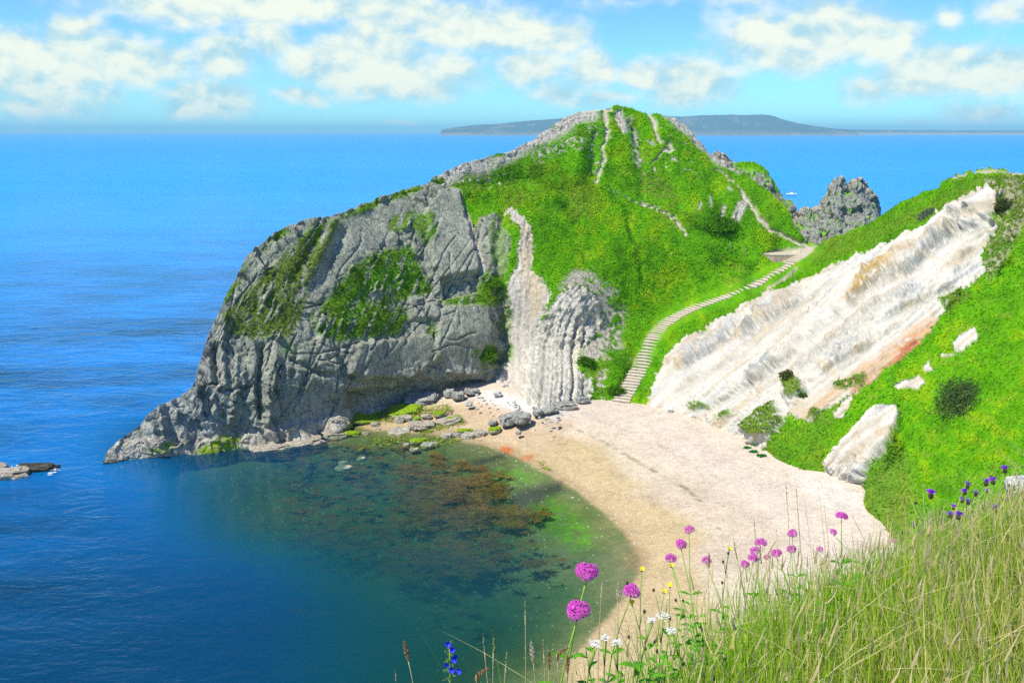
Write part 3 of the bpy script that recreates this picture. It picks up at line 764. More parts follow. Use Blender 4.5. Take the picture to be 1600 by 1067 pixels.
def g_hump(X, Y, tp, nf, nm):
    return sstep(17, 7, Y - tp + nf * 8) * sstep(1138, 1155, X) * sstep(1235, 1190, X) + .8 * sstep(.0, .25, nf + nm) * sstep(1150, 1170, X)
far_rock('grassy_crag', 'dark rocky crag with a rounded green top behind the headland ridge', [(1095, 270), (1108, 243), (1118, 236), (1128, 240), (1138, 248), (1150, 255), (1165, 252), (1180, 253), (1195, 262), (1206, 276), (1216, 296), (1228, 308), (1240, 318), (1247, 330), (1256, 345), (1268, 365), (1280, 395)],
         [(1095, 300), (1150, 330), (1200, 345), (1240, 390), (1280, 405)], [(1095, 192), (1280, 184)], [(1095, 186), (1280, 178)], 200, 90, g_hump, (2.0, 2.0, 3.4), .8, 22)
def g_pin(X, Y, tp, nf, nm):
    return .9 * sstep(.16, .36, nf + .6 * nm) * sstep(4, 14, Y - tp)
far_rock('rock_pinnacle', 'grey twin-peaked rock pinnacle rising from the sea behind the saddle', [(1236, 372), (1244, 345), (1254, 330), (1262, 325), (1275, 322), (1285, 313), (1292, 296), (1300, 285), (1310, 279), (1314, 276), (1318, 286), (1322, 289), (1328, 284), (1336, 279), (1345, 275), (1352, 281), (1359, 292), (1366, 300), (1369, 320), (1370, 338), (1372, 360), (1376, 392)],
         [(1236, 384), (1376, 400)], [(1236, 180), (1376, 186)], [(1236, 172), (1376, 172)], 210, 130, g_pin, (2.1, 2.1, 4.4), .75, 20)
# ------------------------------------------------------------------ beach and seabed: one plan-view height field
WATERLINE = [(735, 690), (760, 695), (790, 706), (825, 722), (850, 736), (900, 765), (945, 800), (975, 830), (994, 855), (1003, 872), (1002, 890), (990, 915), (965, 945), (930, 985), (890, 1030)]
bp = []
for p in WATERLINE: bp.append((*p, 0.0))
for p in [(700, 682), (650, 676), (600, 672)]: bp.append((*p, 0.0))
for p in [(640, 640, .9), (700, 628, 1.4), (760, 612, 2.2), (800, 618, 2.5), (840, 642, 2.5), (905, 634, 2.2), (970, 630, 2.2), (1020, 636, 2.3), (1060, 646, 2.4), (1120, 669, 2.4),
          (1180, 696, 2.5), (1230, 726, 2.5), (1290, 740, 2.8), (1340, 756, 3), (1352, 792, 3), (1400, 845, 3), (1300, 850, 2.4), (1200, 900, 1.9), (1100, 900, 1.3), (1050, 960, .8), (1100, 1000, 1.0), (1500, 920, 3.5),
          (880, 690, .95), (960, 750, 1.0), (1000, 700, 1.7), (1040, 800, 1.0), (1100, 760, 1.7), (1150, 800, 1.9), (760, 660, .8), (720, 650, .7),
          (700, 720, -.55), (800, 760, -.6), (860, 800, -.75), (900, 860, -.9), (950, 870, -.4), (900, 950, -1.3), (850, 1020, -1.8), (600, 720, -1.2), (700, 800, -1.4), (600, 800, -2.0),
          (700, 880, -2.2), (500, 850, -2.2), (450, 750, -2.0), (350, 800, -2.5), (300, 740, -2.2), (420, 850, -2.4), (200, 750, -3.6), (150, 850, -7), (50, 1000, -9), (400, 1000, -6), (600, 950, -3.2), (700, 1050, -3.2), (0, 750, -9), (480, 704, -1.5),
          (330, 722, -1.6), (540, 690, -.6), (600, 690, -.5), (660, 695, -.35)]:
    bp.append(p)
bxy = [tuple(at_z(p[0], p[1], p[2])[:2]) for p in bp]
bz = [p[2] for p in bp]
for x, y, z in [(-95, 60, -11), (-95, 140, -11), (-40, 40, -8), (10, 40, -2), (50, 45, 4), (75, 80, 8), (-60, 160, -9), (0, 165, 2), (40, 140, 2.4)]:
    bxy.append((x, y)); bz.append(z)
def bed(X, Y):
    return tps(bxy, bz, np.stack([np.ravel(X), np.ravel(Y)], -1), lam=1e-4, scale=50).reshape(np.shape(X))
gx = np.arange(-100, 62, 0.42); gy = np.arange(44, 150, 0.42)
GX, GY = np.meshgrid(gx, gy, indexing='ij')
GZ = bed(GX, GY)
G3 = np.stack([GX, GY, 0 * GX], -1)
GZ = GZ + .05 * fbm(G3 / 2.5, 3) + np.where(GZ < -.3, .30, .0) * fbm(G3 / 3.5, 4) + .025 * fbm(G3 / .7, 3)
GP = np.stack([GX, GY, GZ], -1)
BPX, BPY, _ = proj(GP)
bf = fbm(G3 / 1.2, 3); bm_ = fbm(G3 / 6, 3)
wx = BPX + 8 * bm_ + 5 * bf; wy = BPY + 5 * bm_ + 3 * bf
hz = GZ + .10 * bm_ + .05 * bf
bc = np.broadcast_to(np.array((0.46, 0.35, 0.18)), GP.shape).copy()
bc = layer(bc, sstep(1.0, 1.5, hz), (0.54, 0.45, 0.31), bf * .1)
bc = layer(bc, sstep(1.45, 2.1, hz), (0.57, 0.475, 0.355), bf * .08)
bc = layer(bc, poly_mask(wx, wy, [(985, 770), (1060, 745), (1180, 790), (1240, 850), (1200, 910), (1060, 880), (1130, 830)], 18) * .8, (0.50, 0.40, 0.28), bf * .1)
bc = layer(bc, poly_mask(wx, wy, [(690, 650), (760, 625), (840, 650), (900, 660), (850, 700), (740, 690)], 14) * .8, (0.46, 0.34, 0.21), bf * .12)
bc = layer(bc, poly_mask(wx, wy, [(760, 610), (830, 622), (900, 640), (860, 655), (800, 640), (740, 622)], 8) * .9, (0.60, 0.57, 0.50), bf * .3)
bc = layer(bc, poly_mask(wx, wy, [(1230, 730), (1290, 740), (1345, 770), (1350, 800), (1280, 790), (1240, 750)], 10) * .6, (0.60, 0.555, 0.455))
bc = layer(bc, poly_mask(wx, wy, [(1215, 722), (1250, 728), (1290, 742), (1250, 745)], 8) * .5, (0.74, 0.52, 0.40))
for pl, w, k in (([(838, 652), (880, 662), (920, 678), (960, 700), (1000, 724), (1040, 746), (1075, 765), (1095, 783), (1115, 808), (1132, 838)], 2.4, .85),
                 ([(880, 690), (930, 715), (990, 760), (1040, 800)], 6, .35), ([(930, 655), (1000, 680), (1080, 720), (1160, 770)], 3, .3), ([(860, 700), (930, 745), (985, 800), (1020, 850)], 2, .35), ([(730, 640), (790, 655), (850, 662)], 2.2, .4)):
    bc = layer(bc, line_mask(wx, wy, pl, w, w * .8) * sstep(-.1, .25, bf + .5 * bm_) * k, (0.20, 0.16, 0.07))
bc = layer(bc, sstep(.30, .02, GZ + .06 * bf) * .75, (0.34, 0.25, 0.13), bf * .2)
bc = layer(bc, np.maximum(poly_mask(wx, wy, [(775, 703), (790, 694), (803, 700), (800, 712), (782, 710)], 5), .8 * poly_mask(wx, wy, [(812, 715), (836, 708), (832, 720), (818, 722)], 4)) * sstep(-.35, 0, bf), (0.42, 0.13, 0.035), bf * .7)
# under water: pale sand, green algae film, dark stones
uw = sstep(.02, -.10, GZ)
bc = layer(bc, uw, (0.17, 0.175, 0.07), bf * .3)
bc = layer(bc, poly_mask(wx, wy, [(330, 730), (480, 700), (700, 690), (800, 730), (860, 790), (800, 840), (700, 900), (560, 900), (400, 860)], 30) * .75, (0.04, 0.075, 0.022), bf * .6)
ga = np.maximum.reduce([poly_mask(wx, wy, [(835, 790), (860, 775), (900, 800), (935, 850), (900, 860), (850, 830), (820, 810)], 16), poly_mask(wx, wy, [(780, 735), (830, 725), (850, 745), (800, 765)], 12), poly_mask(wx, wy, [(720, 745), (790, 740), (780, 765), (720, 765)], 10) * .7])
bc = layer(bc, ga * uw * sstep(-.5, .1, bf + bm_), (0.11, 0.26, 0.015), bf * .6)
bc = layer(bc, uw * sstep(-.1, .25, bm_ + .5 * bf) * .6, (0.07, 0.12, 0.03))
dk = np.maximum.reduce([poly_mask(wx, wy, [(795, 780), (830, 765), (878, 752), (882, 768), (800, 800)], 7), poly_mask(wx, wy, [(735, 718), (785, 708), (790, 716), (738, 726)], 5), poly_mask(wx, wy, [(700, 790), (850, 780), (800, 850), (700, 860)], 22) * .5])
bc = layer(bc, dk * .9, (0.03, 0.04, 0.03), bf * .4)
bc = layer(bc, poly_mask(wx, wy, [(970, 862), (1005, 855), (1003, 888), (968, 890)], 8) * .5, (0.30, 0.20, 0.09))
bc = layer(bc, sstep(-1.5, -4, GZ) * .5, (0.06, 0.12, 0.07))
bc = np.clip(bc, .01, .92)

def beach_material():
    t = NT('shingle')
    geo = t.n('ShaderNodeNewGeometry').outputs['Position']
    col = t.attr('Col').outputs['Color']
    n1 = t.noise(geo, 1.6, 5, .6)
    vo = t.n('ShaderNodeTexVoronoi', {'Vector': geo, 'Scale': 7.0})
    rv = t.n('ShaderNodeSeparateColor', {0: vo.outputs['Color']}).outputs[0]
    sp = t.n('ShaderNodeTexVoronoi', {'Vector': geo, 'Scale': 1.7})
    spr = t.n('ShaderNodeSeparateColor', {0: sp.outputs['Color']})
    pale = t.math('MULTIPLY', t.math('LESS_THAN', sp.outputs['Distance'], .13), t.math('GREATER_THAN', spr.outputs[0], .55))
    fac = t.math('ADD', .82, t.math('ADD', t.math('ADD', t.math('MULTIPLY', t.math('SUBTRACT', n1, .5), .6), t.math('MULTIPLY', t.math('SUBTRACT', t.noise(geo, .35, 4, .6), .5), .5)), t.math('MULTIPLY', rv, .34)))
    c = t.mix(1.0, col, t.n('ShaderNodeCombineColor', {0: fac, 1: fac, 2: fac}).outputs[0], 'MULTIPLY')
    c = t.mix(t.math('MULTIPLY', pale, .8), c, (0.70, 0.68, 0.62))
    h = t.math('ADD', t.math('MULTIPLY', vo.outputs['Distance'], -.5), n1)
    bump = t.n('ShaderNodeBump', {'Height': h, 'Strength': .5, 'Distance': .15})
    b = t.n('ShaderNodeBsdfPrincipled', {'Base Color': c, 'Roughness': .85, 'Specular IOR Level': .15, 'Normal': bump})
    return t.out(b.outputs[0])
M_BEACH = beach_material()
nbx, nby = GX.shape
FB = grid_faces(nbx, nby)[:, ::-1]
fz = GZ.ravel()[FB].mean(1)
def sub_mesh(name, V, F, attrs, mat):
    u, invx = np.unique(F, return_inverse=True)
    return mesh_np(name, V[u], invx.reshape(F.shape), mat, {k: a[u] for k, a in attrs.items()})
for nm, sel in (('beach', fz > -.25), ('seabed', fz <= -.25)):
    me = sub_mesh(nm, GP.reshape(-1, 3), FB[sel], {'Col': bc.reshape(-1, 3)}, M_BEACH)
    if me.polygons[0].normal.z < 0: me.flip_normals()
    tag(link(nm, me), 'pale shingle beach curving round the cove' if nm == 'beach' else 'sandy bed of the cove seen through clear water', nm, kind='structure')

# ------------------------------------------------------------------ sea
NR_, NA_ = 400, 420
rr = 36.0 * (90000.0 / 36.0) ** np.linspace(0, 1, NR_)
rr = np.concatenate([np.linspace(20, 220, 330), np.geomspace(221.5, 32000, 200)])
aa = np.radians(np.linspace(-72, 62, NA_))
R_, A_ = np.meshgrid(rr, aa, indexing='ij')
SX, SY = R_ * np.sin(A_), R_ * np.cos(A_)
near = (SX > -100) & (SX < 60) & (SY > 40) & (SY < 150)
D_ = np.full(SX.shape, 14.0)
D_[near] = np.maximum(-bed(SX[near], SY[near]), 0)
fade = np.clip(np.maximum.reduce([(-70 - SX) / 30, (SY - 125) / 25, (SX - 50) / 10]), 0, 1)
D_ = lerp(D_, 14.0, fade)
SZ = 0.035 * fbm(np.stack([SX / 7, SY / 4, 0 * SX], -1), 3) * np.clip(1 - R_ / 900, 0, 1) * np.clip(D_ / 2, .1, 1)

def sea_material():
    t = NT('sea_water')
    geo = t.n('ShaderNodeNewGeometry').outputs['Position']
    dep = t.attr('depth').outputs['Fac']
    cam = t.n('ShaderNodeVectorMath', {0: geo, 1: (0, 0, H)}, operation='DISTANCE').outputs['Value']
    mp = t.n('ShaderNodeMapping', {'Vector': geo, 'Rotation': (0, 0, .25), 'Scale': (.55, 1.0, 1)}).outputs[0]
    w1 = t.noise(mp, .32, 3, .6, .6)
    w2 = t.noise(mp, 1.5, 4, .62, .4)
    w3 = t.noise(mp, .055, 4, .6)
    w4 = t.noise(t.n('ShaderNodeMapping', {'Vector': geo, 'Scale': (.35, 1.0, 1)}).outputs[0], .012, 5, .65)
    calm = t.maprange(dep, 1.0, 9.0, .08, 1.0)
    h = t.math('ADD', t.math('MULTIPLY', w1, 1.5), t.math('MULTIPLY', w2, .40))
    bump = t.n('ShaderNodeBump', {'Height': t.math('MULTIPLY', h, calm), 'Strength': .55, 'Distance': .55})
    # green shallows, deep blue outside; wind streaks, ripples and distant sky sheen painted in
    shallow = t.mix(t.maprange(dep, .3, 3.0), (0.02, 0.10, 0.03), (0.004, 0.058, 0.028))
    body = t.mix(t.maprange(dep, 3.0, 6.5), shallow, (0.001, 0.033, 0.066))
    w5 = t.noise(t.n('ShaderNodeMapping', {'Vector': geo, 'Scale': (.4, 1.0, 1)}).outputs[0], .16, 5, .75)
    w6 = t.noise(t.n('ShaderNodeMapping', {'Vector': geo, 'Scale': (.3, 1.0, 1)}).outputs[0], .03, 4, .75)
    chop = t.math('ADD', t.math('MULTIPLY', t.math('SUBTRACT', w5, .5), 1.6), t.math('MULTIPLY', t.math('SUBTRACT', w6, .5), 1.2))
    streak = t.math('MULTIPLY', t.math('ADD', t.math('SUBTRACT', w4, .5), t.math('MULTIPLY', t.math('SUBTRACT', w3, .5), .7)), t.maprange(dep, 5, 10))
    lift = t.math('ADD', t.math('MULTIPLY', t.math('ADD', streak, .28), 2.2), t.math('MULTIPLY', chop, t.maprange(dep, 5, 10)), clamp=True)
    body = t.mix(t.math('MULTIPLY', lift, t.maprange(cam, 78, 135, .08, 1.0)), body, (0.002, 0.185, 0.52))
    body = t.mix(t.maprange(cam, 130, 500), body, t.mix(.7, body, (0.002, 0.33, 0.80)))  # body lightens away from the camera point: sky reflection put into the colour
    tint = t.n('ShaderNodeCombineColor', {0: t.math('POWER', .76, dep), 1: t.math('POWER', .90, dep), 2: t.math('POWER', .80, dep)}).outputs[0]
    clear = t.n('ShaderNodeBsdfTransparent', {0: tint})
    diff = t.n('ShaderNodeBsdfDiffuse', {'Color': body})
    op = t.maprange(dep, .2, 6.0)
    under = t.n('ShaderNodeMixShader', {0: op, 1: clear, 2: diff})
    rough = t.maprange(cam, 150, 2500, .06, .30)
    gl = t.n('ShaderNodeBsdfGlossy', {'Color': (1, 1, 1, 1), 'Roughness': rough, 'Normal': bump})
    fr = t.n('ShaderNodeFresnel', {'IOR': 1.333, 'Normal': bump})
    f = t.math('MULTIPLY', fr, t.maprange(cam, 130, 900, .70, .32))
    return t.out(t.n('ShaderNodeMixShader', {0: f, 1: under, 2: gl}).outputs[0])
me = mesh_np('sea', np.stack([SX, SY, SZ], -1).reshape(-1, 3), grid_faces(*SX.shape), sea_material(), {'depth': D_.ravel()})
if me.polygons[0].normal.z < 0: me.flip_normals()
tag(link('sea', me), 'blue sea reaching the horizon, clear green inside the cove', 'sea', kind='structure')

# ------------------------------------------------------------------ far island
def far_land(name, label, prof, D, depth, seed, shore=.45):
    n, m = 420, 24
    x = np.linspace(prof[0][0], prof[-1][0], n)
    topy = interp_poly(prof, x) + noise1(x, 18, seed) * .9
    P0 = at_y(x, topy, D)
    hgt = np.maximum(P0[:, 2], 1)
    rows = []
    for k in range(m):
        f = k / (m - 1)
        zz = np.interp(f, [0, .12, .35, .65, .88, 1], [-.3, .25, 1, .97, .3, -.3])
        yy = D - .35 * depth + depth * f
        sc = yy / D if f > .35 else 1
        rows.append(np.stack([P0[:, 0] * (1 + (yy - D) / D * .6), np.full(n, yy), hgt * zz * (1 if f <= .35 else 1)], -1))
    P = np.stack(rows, 1)
    P[..., 2] += 14 * fbm(P / np.array([500, 500, 1e9]), 4) * np.clip(P[..., 2] / 60, 0, 1)
    c = np.broadcast_to(np.array((0.06, 0.09, 0.085)), P.shape).copy()
    nn = fbm(P / np.array([260, 260, 40]), 4)
    c = layer(c, sstep(.1, .3, nn) * .7, (0.20, 0.18, 0.12)); c = layer(c, sstep(.15, .35, -nn) * .5, (0.05, 0.07, 0.03))
    c = layer(c, sstep(45, 5, P[..., 2]) * shore, (0.34, 0.31, 0.26))
    me = mesh_np(name, P.reshape(-1, 3), grid_faces(n, m), M_LAND, {'Col': c.reshape(-1, 3), 'rock': np.zeros(n * m), 'chalk': np.ones(n * m)})
    if me.polygons[n * m // 4].normal.z < 0: me.flip_normals()
    return tag(link(name, me), label, 'island', kind='structure')
far_land('island', 'long flat-topped island on the horizon behind the headland', [(690, 204), (720, 199), (745, 195.5), (800, 192), (850, 187.5), (890, 184), (940, 182), (1000, 181), (1060, 182.5), (1090, 181), (1130, 179.5), (1165, 180), (1195, 179.5), (1207, 181), (1225, 187), (1250, 193), (1275, 197.5), (1300, 201), (1330, 203)], 10500.0, 2600.0, 2.2)
far_land('distant_coast', 'thin low strip of coast on the horizon right of the island', [(1255, 203), (1290, 202.2), (1330, 202.5), (1400, 203.4), (1500, 204), (1580, 204.6), (1640, 204.8), (1760, 205)], 12500.0, 1500.0, 6.1, .9)

# ------------------------------------------------------------------ light, air, sky
SUN_EL, SUN_AZ = math.radians(56), math.radians(-121)      # azimuth from the view direction (+Y), negative to the left
sd = Vector((math.sin(SUN_AZ) * math.cos(SUN_EL), math.cos(SUN_AZ) * math.cos(SUN_EL), math.sin(SUN_EL)))
sun = bpy.data.lights.new('sun', 'SUN'); sun.energy = 4.2; sun.angle = math.radians(.5); sun.color = (1.0, .955, .87)
so = bpy.data.objects.new('sun', sun); COL.objects.link(so)
so.rotation_euler = (-sd).to_track_quat('-Z', 'Y').to_euler(); so.location = sd * 200

world = bpy.data.worlds.new('World'); scene.world = world; world.use_nodes = True
t = NT('', world.node_tree)
dirn = t.n('ShaderNodeTexCoord').outputs['Generated']
sky = t.n('ShaderNodeTexSky', sky_type='NISHITA', sun_disc=False, sun_elevation=SUN_EL, sun_rotation=SUN_AZ, altitude=0, air_density=1.0, dust_density=.15, ozone_density=3.0)
sep = t.n('ShaderNodeSeparateXYZ', {0: dirn})
yy = t.math('MAXIMUM', sep.outputs[1], .05)
uv = t.n('ShaderNodeCombineXYZ', {0: t.math('DIVIDE', sep.outputs[0], yy), 1: t.math('DIVIDE', sep.outputs[2], yy), 2: 0.0}).outputs[0]
nvec = t.n('ShaderNodeTexNoise', {'Vector': uv, 'Scale': 16.0, 'Detail': 3, 'Roughness': .55})
wuv = t.vmath('ADD', uv, t.vmath('MULTIPLY', t.vmath('SUBTRACT', nvec.outputs[1], (.5, .5, .5)), (.045, .03, 0)))
BLOBS = [(60, 112, 95, 48, 1), (170, 100, 125, 38, .95), (250, 82, 60, 22, .7), (115, 52, 50, 28, 1), (15, 80, 45, 34, 1), (330, 8, 210, 30, .9), (530, 10, 200, 26, .85), (345, 85, 52, 38, .95), (412, 58, 46, 32, .8),
         (325, 152, 70, 30, .9), (295, 170, 40, 20, .8), (365, 150, 34, 18, .7), (470, 150, 44, 16, .7), (160, 148, 34, 26, .6), (70, 165, 130, 24, .62),
         (560, 92, 112, 42, 1), (602, 54, 48, 42, 1), (700, 42, 75, 38, 1), (780, 48, 85, 36, .9), (855, 58, 62, 28, .9), (625, 128, 118, 28, .95), (478, 96, 42, 30, .85), (705, 112, 52, 26, .9),
         (835, 106, 62, 28, .9), (920, 110, 42, 30, .9), (1010, 116, 52, 24, .8), (1075, 126, 82, 30, .95), (880, 142, 70, 20, .6), (1060, 150, 60, 14, .6),
         (1195, 60, 82, 46, .9), (1290, 42, 95, 52, 1), (1385, 62, 66, 42, .8), (1230, 95, 95, 25, .75), (1440, 112, 85, 40, .95), (1550, 112, 90, 40, .95), (1358, 138, 42, 26, .7), (1472, 32, 24, 18, .6), (1580, 18, 45, 24, .7), (1550, 178, 75, 24, .7),
         (1480, 88, 60, 25, .8), (40, 196, 28, 10, .6), (632, 196, 26, 5, .5), (940, 155, 60, 14, .6), (1430, 196, 40, 8, .5), (990, 0, 120, 12, .5), (1150, 0, 60, 14, .6)]
def field(vec):
    acc = None
    for bx, by, rx, ry, wgt in BLOBS:
        X, Y, Z = ray(bx, by)
        m = t.n('ShaderNodeVectorMath', {0: vec, 1: (FPX / rx / 1.5, FPX / ry / 1.5, 0), 2: (-X / Y * FPX / rx / 1.5, -Z / Y * FPX / ry / 1.5, 0)}, operation='MULTIPLY_ADD').outputs[0]
        f = t.math('MULTIPLY_ADD', t.vmath('LENGTH', m), -wgt, wgt)
        acc = f if acc is None else t.n('ShaderNodeMath', {0: acc, 1: f, 2: .22}, operation='SMOOTH_MAX').outputs[0]
    return acc
fl = field(wuv)
nst = t.n('ShaderNodeMapping', {'Vector': uv, 'Scale': (1, 1.5, 1)}).outputs[0]
c1 = t.noise(nst, 18, 7, .56, .2)
c2 = t.noise(t.n('ShaderNodeVectorMath', {0: nst, 1: (.006, -.016, 0)}, operation='ADD').outputs[0], 18, 7, .56, .2)
c3 = t.noise(nst, 9, 4, .6)
den = t.math('ADD', t.math('MULTIPLY', fl, 1.12), t.math('MULTIPLY', t.math('SUBTRACT', c1, .5), .70))
alpha = t.math('MULTIPLY', t.maprange(den, .0, .66), .94)
lit = t.math('ADD', t.math('MULTIPLY', t.math('SUBTRACT', c1, c2), 2.2), t.math('ADD', t.math('MULTIPLY', den, .60), t.math('MULTIPLY', t.math('SUBTRACT', c3, .5), .9)))
ccol = t.mix(t.maprange(lit, -.12, .72), (0.46, 0.72, 0.80), (0.98, 1.0, 0.82))
grad = t.maprange(sep.outputs[2], -.02, .20, 0, 1, smooth=False)
skc = t.mix(1.0, sky.outputs[0], t.mix(grad, (0.45, 1.02, 1.32), (0.45, 0.68, 1.18)), 'MULTIPLY')
SKY_K = .11
bgA = t.n('ShaderNodeBackground', {'Color': skc, 'Strength': SKY_K})
bgB = t.n('ShaderNodeBackground', {'Color': ccol, 'Strength': CLOUD_K if 'CLOUD_K' in globals() else .72})
t.n('ShaderNodeOutputWorld', {'Surface': t.n('ShaderNodeMixShader', {0: alpha, 1: bgA, 2: bgB})})
world.cycles.sampling_method = 'MANUAL'; world.cycles.sample_map_resolution = 1024

# haze: one closed box of thin even air
def haze_box():
    x0, x1, y0, y1, z0, z1 = -36000, 36000, -1000, 36000, -40.0, 215.0
    V = np.array([(x, y, z) for z in (z0, z1) for x, y in ((x0, y0), (x1, y0), (x1, y1), (x0, y1))], float)
    F = np.array([(0, 3, 2, 1), (4, 5, 6, 7), (0, 1, 5, 4), (1, 2, 6, 5), (2, 3, 7, 6), (3, 0, 4, 7)])
    h = NT('haze_air')
    pv = h.n('ShaderNodeVolumePrincipled', {'Color': (0.42, 0.87, 1.0, 1), 'Density': HAZE_D, 'Anisotropy': 0.0})
    h.n('ShaderNodeOutputMaterial', {'Volume': pv})
    o = link('haze', mesh_np('haze', V, F, h.m, smooth=False))
    return tag(o, 'thin pale blue haze lying over the sea', 'haze', kind='stuff')
HAZE_D = 7.5e-5
haze_box()

cam = bpy.data.cameras.new('camera'); cam.sensor_width = 36; cam.lens = 36 * FPX / W0; cam.clip_start = .1; cam.clip_end = 200000
co = bpy.data.objects.new('camera', cam); COL.objects.link(co)
co.location = (0, 0, H); co.rotation_euler = (math.pi / 2 - PITCH, 0, 0)
scene.camera = co
scene.render.engine = 'CYCLES'
scene.cycles.use_denoising = False
scene.cycles.max_bounces = 6; scene.cycles.diffuse_bounces = 2; scene.cycles.glossy_bounces = 2; scene.cycles.transparent_max_bounces = 12; scene.cycles.volume_bounces = 0
scene.view_settings.view_transform = 'Standard'; scene.view_settings.look = 'None'
scene.view_settings.exposure = 0.55; scene.view_settings.gamma = 1.0
# ------------------------------------------------------------------ small meshes for things
class MB:
    """collects polygons, builds one mesh object"""
    def __init__(self): self.v = []; self.f = []; self.c = []
    def add(self, vs, fs, col=None):
        o = len(self.v)
        self.v += [tuple(p) for p in vs]; self.f += [tuple(o + i for i in q) for q in fs]
        self.c += [col or (1, 1, 1)] * len(vs)
    def box(self, c, sx, sy, sz, rz=0.0, bev=0.0, col=None, taper=1.0):
        b = min(bev, sx / 3, sy / 3, sz / 3)
        pr = [(-1, -1), (1, -1), (1, 1), (-1, 1)]
        lay = [(-sz / 2, 1 - 2 * b / min(sx, sy)), (-sz / 2 + b, 1), (sz / 2 - b, taper), (sz / 2, taper * (1 - 2 * b / min(sx, sy)))] if b > 0 else [(-sz / 2, 1), (sz / 2, taper)]
        vs, fs = [], []
        cr_, sr = math.cos(rz), math.sin(rz)
        for z, k in lay:
            for x, y in pr:
                X, Y = x * sx / 2 * k, y * sy / 2 * k
                vs.append((c[0] + X * cr_ - Y * sr, c[1] + X * sr + Y * cr_, c[2] + z))
        n = len(lay)
        fs.append((3, 2, 1, 0)); fs.append(tuple(4 * (n - 1) + i for i in range(4)))
        for l in range(n - 1):
            for i in range(4):
                j = (i + 1) % 4
                fs.append((4 * l + i, 4 * l + j, 4 * l + 4 + j, 4 * l + 4 + i))
        self.add(vs, fs, col)
    def tube(self, pts, rad, n=6, col=None, cap=True):
        pts = [Vector(p) for p in pts]
        vs, fs = [], []
        rads = rad if isinstance(rad, (list, tuple)) else [rad] * len(pts)
        for i, p in enumerate(pts):
            d = (pts[min(i + 1, len(pts) - 1)] - pts[max(i - 1, 0)]).normalized()
            a = d.orthogonal().normalized() if i == 0 else (a - d * a.dot(d)).normalized()
            b = d.cross(a)
            for k in range(n):
                th = 2 * math.pi * k / n
                vs.append(p + (a * math.cos(th) + b * math.sin(th)) * rads[i])
        for i in range(len(pts) - 1):
            for k in range(n):
                l = (k + 1) % n
                fs.append((i * n + k, i * n + l, (i + 1) * n + l, (i + 1) * n + k))
        if cap:
            fs.append(tuple(range(n))[::-1]); fs.append(tuple((len(pts) - 1) * n + k for k in range(n)))
        self.add(vs, fs, col)
    def mesh(self, name, mat, smooth=True):
        me = bpy.data.meshes.new(name)
        me.from_pydata(self.v, [], self.f)
        me.polygons.foreach_set('use_smooth', [smooth] * len(me.polygons))
        a = me.attributes.new('Col', 'FLOAT_COLOR', 'POINT')
        a.data.foreach_set('color', [x for c in self.c for x in (*c, 1)])
        for m in (mat if isinstance(mat, (list, tuple)) else [mat]): me.materials.append(m)
        me.update()
        return me
    def build(self, name, mat, parent=None, smooth=True, loc=None):
        return link(name, self.mesh(name, mat, smooth), parent, loc)

def copy_tree(o, parent=None):
    c = o.copy(); COL.objects.link(c)
    c.parent = parent
    for ch in o.children:
        copy_tree(ch, c)
    return c

# ------------------------------------------------------------------ stairway
M_TREAD = simple_mat('step_gravel', (0.56, 0.49, 0.37), .95, .25, 6)
M_RISER = simple_mat('bleached_timber', (0.50, 0.43, 0.31), .9, .3, 5)
M_TIMBER = simple_mat('weathered_timber', (0.16, 0.12, 0.075), .9, .3, 5)
spts = np.array([at_z(a, b, c) for a, b, c in STAIR])
ln = np.concatenate([[0], np.cumsum(np.linalg.norm(np.diff(spts[:, :2], axis=0), axis=1))])
NS = 74
ss = (np.arange(NS) + .5) / NS * ln[-1]
cen = np.stack([np.interp(ss, ln, spts[:, k]) for k in range(3)], -1)
for _ in range(6):
    cen[1:-1, :2] = cen[1:-1, :2] * .5 + .25 * (cen[:-2, :2] + cen[2:, :2])
st = empty('stairway', cen[0])
tag(st, 'long wooden edged stairway climbing from the beach to the grassy saddle', 'stairway')
for k in range(NS):
    a = cen[min(k + 1, NS - 1)] - cen[max(k - 1, 0)]
    ang = math.atan2(a[1], a[0])
    L = ln[-1] / NS
    wd_ = 2.6 - .5 * k / NS + random.uniform(-.25, .25)
    m = MB()
    d = np.array([math.cos(ang), math.sin(ang)])
    c = cen[k] - cen[0]
    hgt = .42
    z = c[2] + .10 + random.uniform(-.02, .02)
    jit = random.uniform(-.09, .09)
    m.box((c[0] + .06 * d[0], c[1] + .06 * d[1], z - hgt / 2), L + .05, wd_, hgt, ang + jit, .03)
    o = m.build('step', [M_TREAD, M_TIMBER], st, False)
    n0 = len(o.data.polygons)
    m2 = MB()
    m2.box((c[0] - (L / 2) * d[0], c[1] - (L / 2) * d[1], z - .04), .13, wd_ + .2, .15, ang + jit, .02)
    m2.build('riser', M_RISER, o, False)

